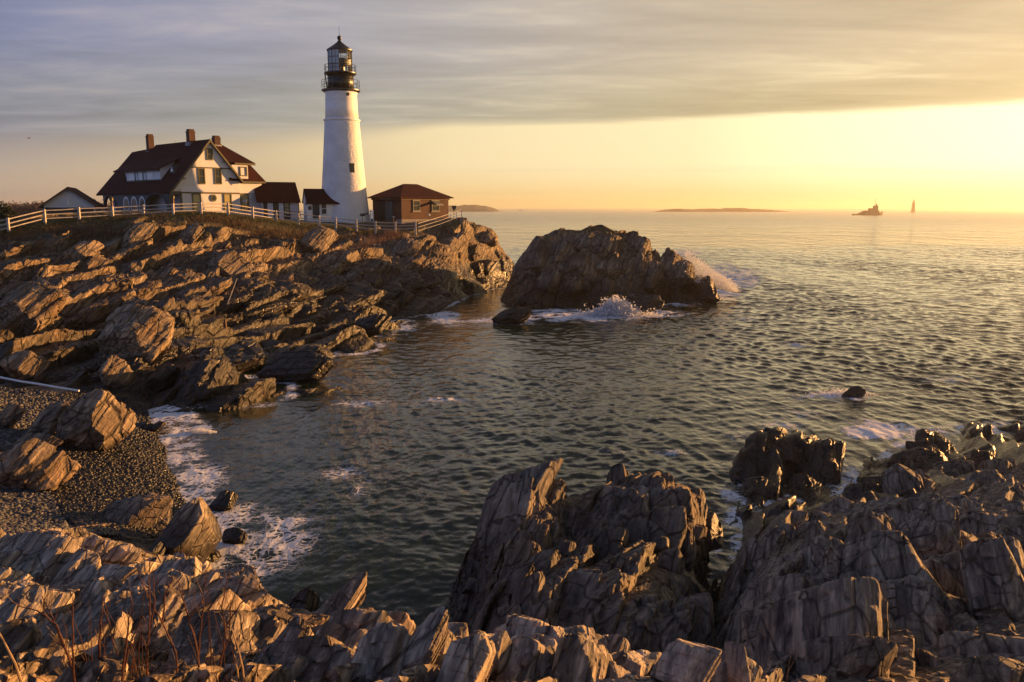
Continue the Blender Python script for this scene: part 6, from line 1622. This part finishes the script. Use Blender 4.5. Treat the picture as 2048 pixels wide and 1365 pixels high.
STEMS = [ # polylines of the main branches, px/py, with depth
 (6.2, 'bare red stem bush with two long arms spreading left, nearest the left edge', [[(170,1400),(135,1310),(112,1250),(75,1222),(36,1212)],[(135,1310),(115,1262),(100,1225),(84,1192)],[(180,1400),(150,1330),(118,1280)]], 0),
 (6.0, 'straight dark upright stem between the spreading bush and the forked bush', [[(150,1400),(146,1330),(145,1260),(146,1194)]], 1),
 (6.4, 'forked bare bush with two thin upright stems at the left', [[(196,1400),(198,1300),(202,1240),(206,1190)],[(190,1400),(197,1330)],[(252,1400),(240,1330),(222,1265),(209,1205)]], 2),
 (6.1, 'slender curved stem leaning right in the middle of the stems', [[(240,1400),(250,1310),(258,1240),(265,1198)],[(246,1345),(262,1285),(282,1240)]], 3),
 (6.3, 'tallest reddish stem, branching low, before the grey blocks', [[(293,1400),(294,1320),(300,1230),(299,1118)],[(297,1270),(310,1200),(306,1150)],[(355,1400),(352,1305),(325,1245),(296,1195),(275,1142)],[(325,1245),(330,1190),(346,1150)]], 4),
 (6.2, 'forked stem with a long right arm below the upright grey block', [[(400,1400),(397,1310),(378,1240),(364,1195),(356,1160)],[(397,1310),(404,1240),(412,1140)],[(378,1240),(395,1215),(420,1180)]], 5),
 (6.1, 'spreading twiggy bush right of the upright grey block', [[(428,1400),(445,1310),(452,1255),(443,1215),(460,1142)],[(452,1255),(470,1225),(492,1192)],[(445,1310),(458,1275),(462,1200)]], 6),
 (5.9, 'pale dry stem bending left at the right end of the stems', [[(492,1400),(484,1335),(474,1290),(463,1256)]], 7),
 (6.0, 'short pale dry stem with a broken top', [[(480,1400),(475,1340),(468,1310)],[(475,1340),(490,1312),(520,1300)]], 8),
 (5.6, 'single straw coloured stalk at the left edge', [[(52,1400),(30,1330),(0,1268),(-14,1240)]], 9),
]
def stems():
    red = paint('red_bark', (0.085, 0.030, 0.018), .55, .3, 30); pale = paint('dry_stalk', (0.30, 0.20, 0.11), .7, .2, 30)
    g = np.random.default_rng(31)
    for (Y, lb, br, i) in STEMS:
        b = at(br[0][0][0], br[0][0][1], Y); root = thing('bare_bush', b, lb, 'bush', 'bare stems in front of the near rocks')
        mt = pale if i in (7, 8, 9) else red
        for bi, pl in enumerate(br):
            m = MB(); Y2 = Y+0.04*bi
            # resample with a slight wander
            pts_ = []
            for a, c in zip(pl[:-1], pl[1:]):
                for u in np.linspace(0, 1, 5)[:-1]: pts_.append((a[0]+(c[0]-a[0])*u+g.normal()*.8, a[1]+(c[1]-a[1])*u))
            pts_.append(pl[-1])
            W3 = [at(p[0], p[1], Y2+0.25*(1400-p[1])/1400*g.uniform(.8, 1.1)) for p in pts_]
            r0 = .012 if bi == 0 else .0085
            m.tube([tuple(q) for q in W3], r0, 6, .0035)
            if i not in (1, 7, 9):
                for k in range(2, len(W3)-1):
                    if g.random() < .6:
                        d = W3[k+1]-W3[k-1]; d /= np.linalg.norm(d)
                        e = nrm(d*1.2+np.array([g.choice([-1, 1])*.7, g.normal()*.5, .1])); ln = g.uniform(.05, .17)
                        m.tube([tuple(W3[k]), tuple(W3[k]+e*ln*.5), tuple(W3[k]+e*ln+np.array([0, 0, ln*.3]))], .003, 4, .0012)
            m.build('branch', mt, root)
        if i not in (1, 7, 8, 9):
            x0 = br[0][0][0]
            for q in range(5):
                m = MB(); xb = x0+g.normal()*26; ht = g.uniform(110, 230); ln = g.normal()*22; Y2 = Y+g.uniform(-.1, .5)
                m.tube([tuple(at(xb+ln*u*u+g.normal()*1.5, 1400-ht*u, Y2)) for u in (0, .2, .4, .6, .8, 1.0)], .0045, 5, .0016); m.build('branch', mt, root)
    # lone stalk on the right hand rocks
    m = MB(); m.tube([tuple(at(1573, 1365, 8.6)), tuple(at(1578, 1330, 8.6)), tuple(at(1586, 1293, 8.6))], .004, 5, .0015); m.tube([tuple(at(1576, 1345, 8.6)), tuple(at(1590, 1318, 8.6)), tuple(at(1593, 1300, 8.6))], .003, 5, .001)
    tag(m.build('grass_stalk', pale), 'lone pale stalk standing among the dark right hand rocks', 'stalk')
stems()
# ---------------------------------------------------------------- breaking water
def spray():
    g = np.random.default_rng(77)
    t = NT('spray_water'); t.b.inputs['Base Color'].default_value = (.85, .86, .88, 1); t.b.inputs['Roughness'].default_value = .6
    tr = t.node('ShaderNodeBsdfTranslucent'); tr.inputs[0].default_value = (.85, .86, .88, 1); mx = t.node('ShaderNodeMixShader'); mx.inputs[0].default_value = .45
    t.put(t.b, mx.inputs[1]); t.put(tr, mx.inputs[2]); t.put(mx, t.n['Material Output'].inputs[0])
    tet = np.array([(1, 1, 1), (1, -1, -1), (-1, 1, -1), (-1, -1, 1)])*.58; tf = np.array([(0, 1, 2), (0, 3, 1), (0, 2, 3), (1, 3, 2)])
    def burst(label, fn, n, smin, smax):
        P = fn(n); s = smin+(smax-smin)*g.random(n)**3
        V = P[:, None]+tet[None]*s[:, None, None]*(1+.4*g.normal(size=(n, 4, 1)))
        Fc = (tf[None]+4*np.arange(n)[:, None, None]).reshape(-1, 3)
        tag(mesh_np('sea_spray', V.reshape(-1, 3), Fc, t.m), label, 'spray', kind='stuff')
    c = onz(1232, 632)
    def b1(n):
        a = g.normal(size=n)*.55-.22; jet = np.floor(g.random(n)*9); a = a*.55+(jet-4)*.17-.12; r = g.random(n)**.8
        L_ = 1.1+1.15*hsh(jet, 3, 1, 5); h = L_*r*np.cos(a)-.9*r*r*(.6+.4*np.abs(a))
        low = g.random(n) < .45
        x = np.where(low, g.normal(size=n)*1.25, L_*r*np.sin(a)*1.15); h = np.where(low, np.abs(g.normal(size=n))*.28, h)
        sp = .08+.15*r
        return np.stack([c[0]+x+g.normal(size=n)*sp, c[1]+g.normal(size=n)*.5, np.maximum(h+g.normal(size=n)*sp, .02)], 1)
    burst('white burst of spray on the near side of the islet', b1, 26000, .02, .12)
    def b2(n):
        jet = np.floor(g.random(n)*14); u = np.clip((jet+.5)/14+g.normal(size=n)*.05, 0, 1.05); x0 = 1376+96*u+g.normal(size=n)*3
        top = np.interp(u, [0, .15, .5, 1], [500, 510, 538, 566])+10*(hsh(jet, 1, 2, 9)-.5); bot = np.interp(u, [0, .5, 1], [560, 575, 584])
        v = g.random(n)**1.7; y = bot+(top-bot)*v; Yv = 97+g.normal(size=n)*1.2
        dx = (x0-6*v-1024)/F; dv = (682.5-y)/F; d1 = CP+dv*SP; d2 = -SP+dv*CP
        return np.stack([Yv*dx/d1, Yv, np.maximum(H+d2/d1*Yv, .02)], 1)
    burst('golden spray blowing off the seaward tip of the islet', b2, 12000, .02, .09)
    c3 = onz(402, 866)
    def b3(n):
        a = g.random(n)*6.28; r = g.random(n)**.5; h = .30*(1-r)*g.random(n)**2
        return np.stack([c3[0]+r*np.cos(a)*.75-.5*h, c3[1]+r*np.sin(a)*.35, h+.02], 1)
    burst('small white breaker off the beach', b3, 2200, .008, .03)
    c4 = onz(366, 787)
    def b4(n):
        a = g.random(n)*6.28; r = g.random(n)**.5; h = .22*(1-r)*g.random(n)**2
        return np.stack([c4[0]+r*np.cos(a)*.6, c4[1]+r*np.sin(a)*.35, h+.02], 1)
    burst('little white breaker under the wet ledge', b4, 1200, .01, .03)
    c5 = onz(1262, 604)
    def b5(n):
        u = g.random(n); return np.stack([c5[0]+2.2*(u-.3)*2, c5[1]-2.5+g.normal(size=n)*.3, np.abs(g.normal(size=n))*.28+.9*np.exp(-((u-.2)/.2)**2)*g.random(n)], 1)
    burst('ragged spray behind the sloping rock', b5, 2500, .02, .07)
    c6 = onz(1700, 792)
    def b6(n):
        x = g.normal(size=n); return np.stack([c6[0]-.2+x*.8, c6[1]+.35+g.normal(size=n)*.25, np.abs(g.normal(size=n))*.14*np.exp(-x*x*.4)+.02], 1)
    burst('thin spray over the low black rock', b6, 1500, .012, .04)
spray()
# ---------------------------------------------------------------- air
def haze():
    m = bpy.data.materials.new('haze'); m.use_nodes = True; nt = m.node_tree; nt.nodes.clear()
    o = nt.nodes.new('ShaderNodeOutputMaterial'); v = nt.nodes.new('ShaderNodeVolumePrincipled')
    v.inputs['Color'].default_value = (1.0, .94, .80, 1); v.inputs['Density'].default_value = HAZE; v.inputs['Anisotropy'].default_value = .6
    nt.links.new(v.outputs[0], o.inputs['Volume'])
    try: m.cycles.homogeneous_volume = True
    except Exception: pass
    b = MB(); b.box(-4500, 4500, -30, 5200, -3, 48); h = b.build('haze', m); tag(h, kind='stuff'); h['label'] = 'thin golden sea haze'; h['category'] = 'haze'
if HAZE > 0: haze()
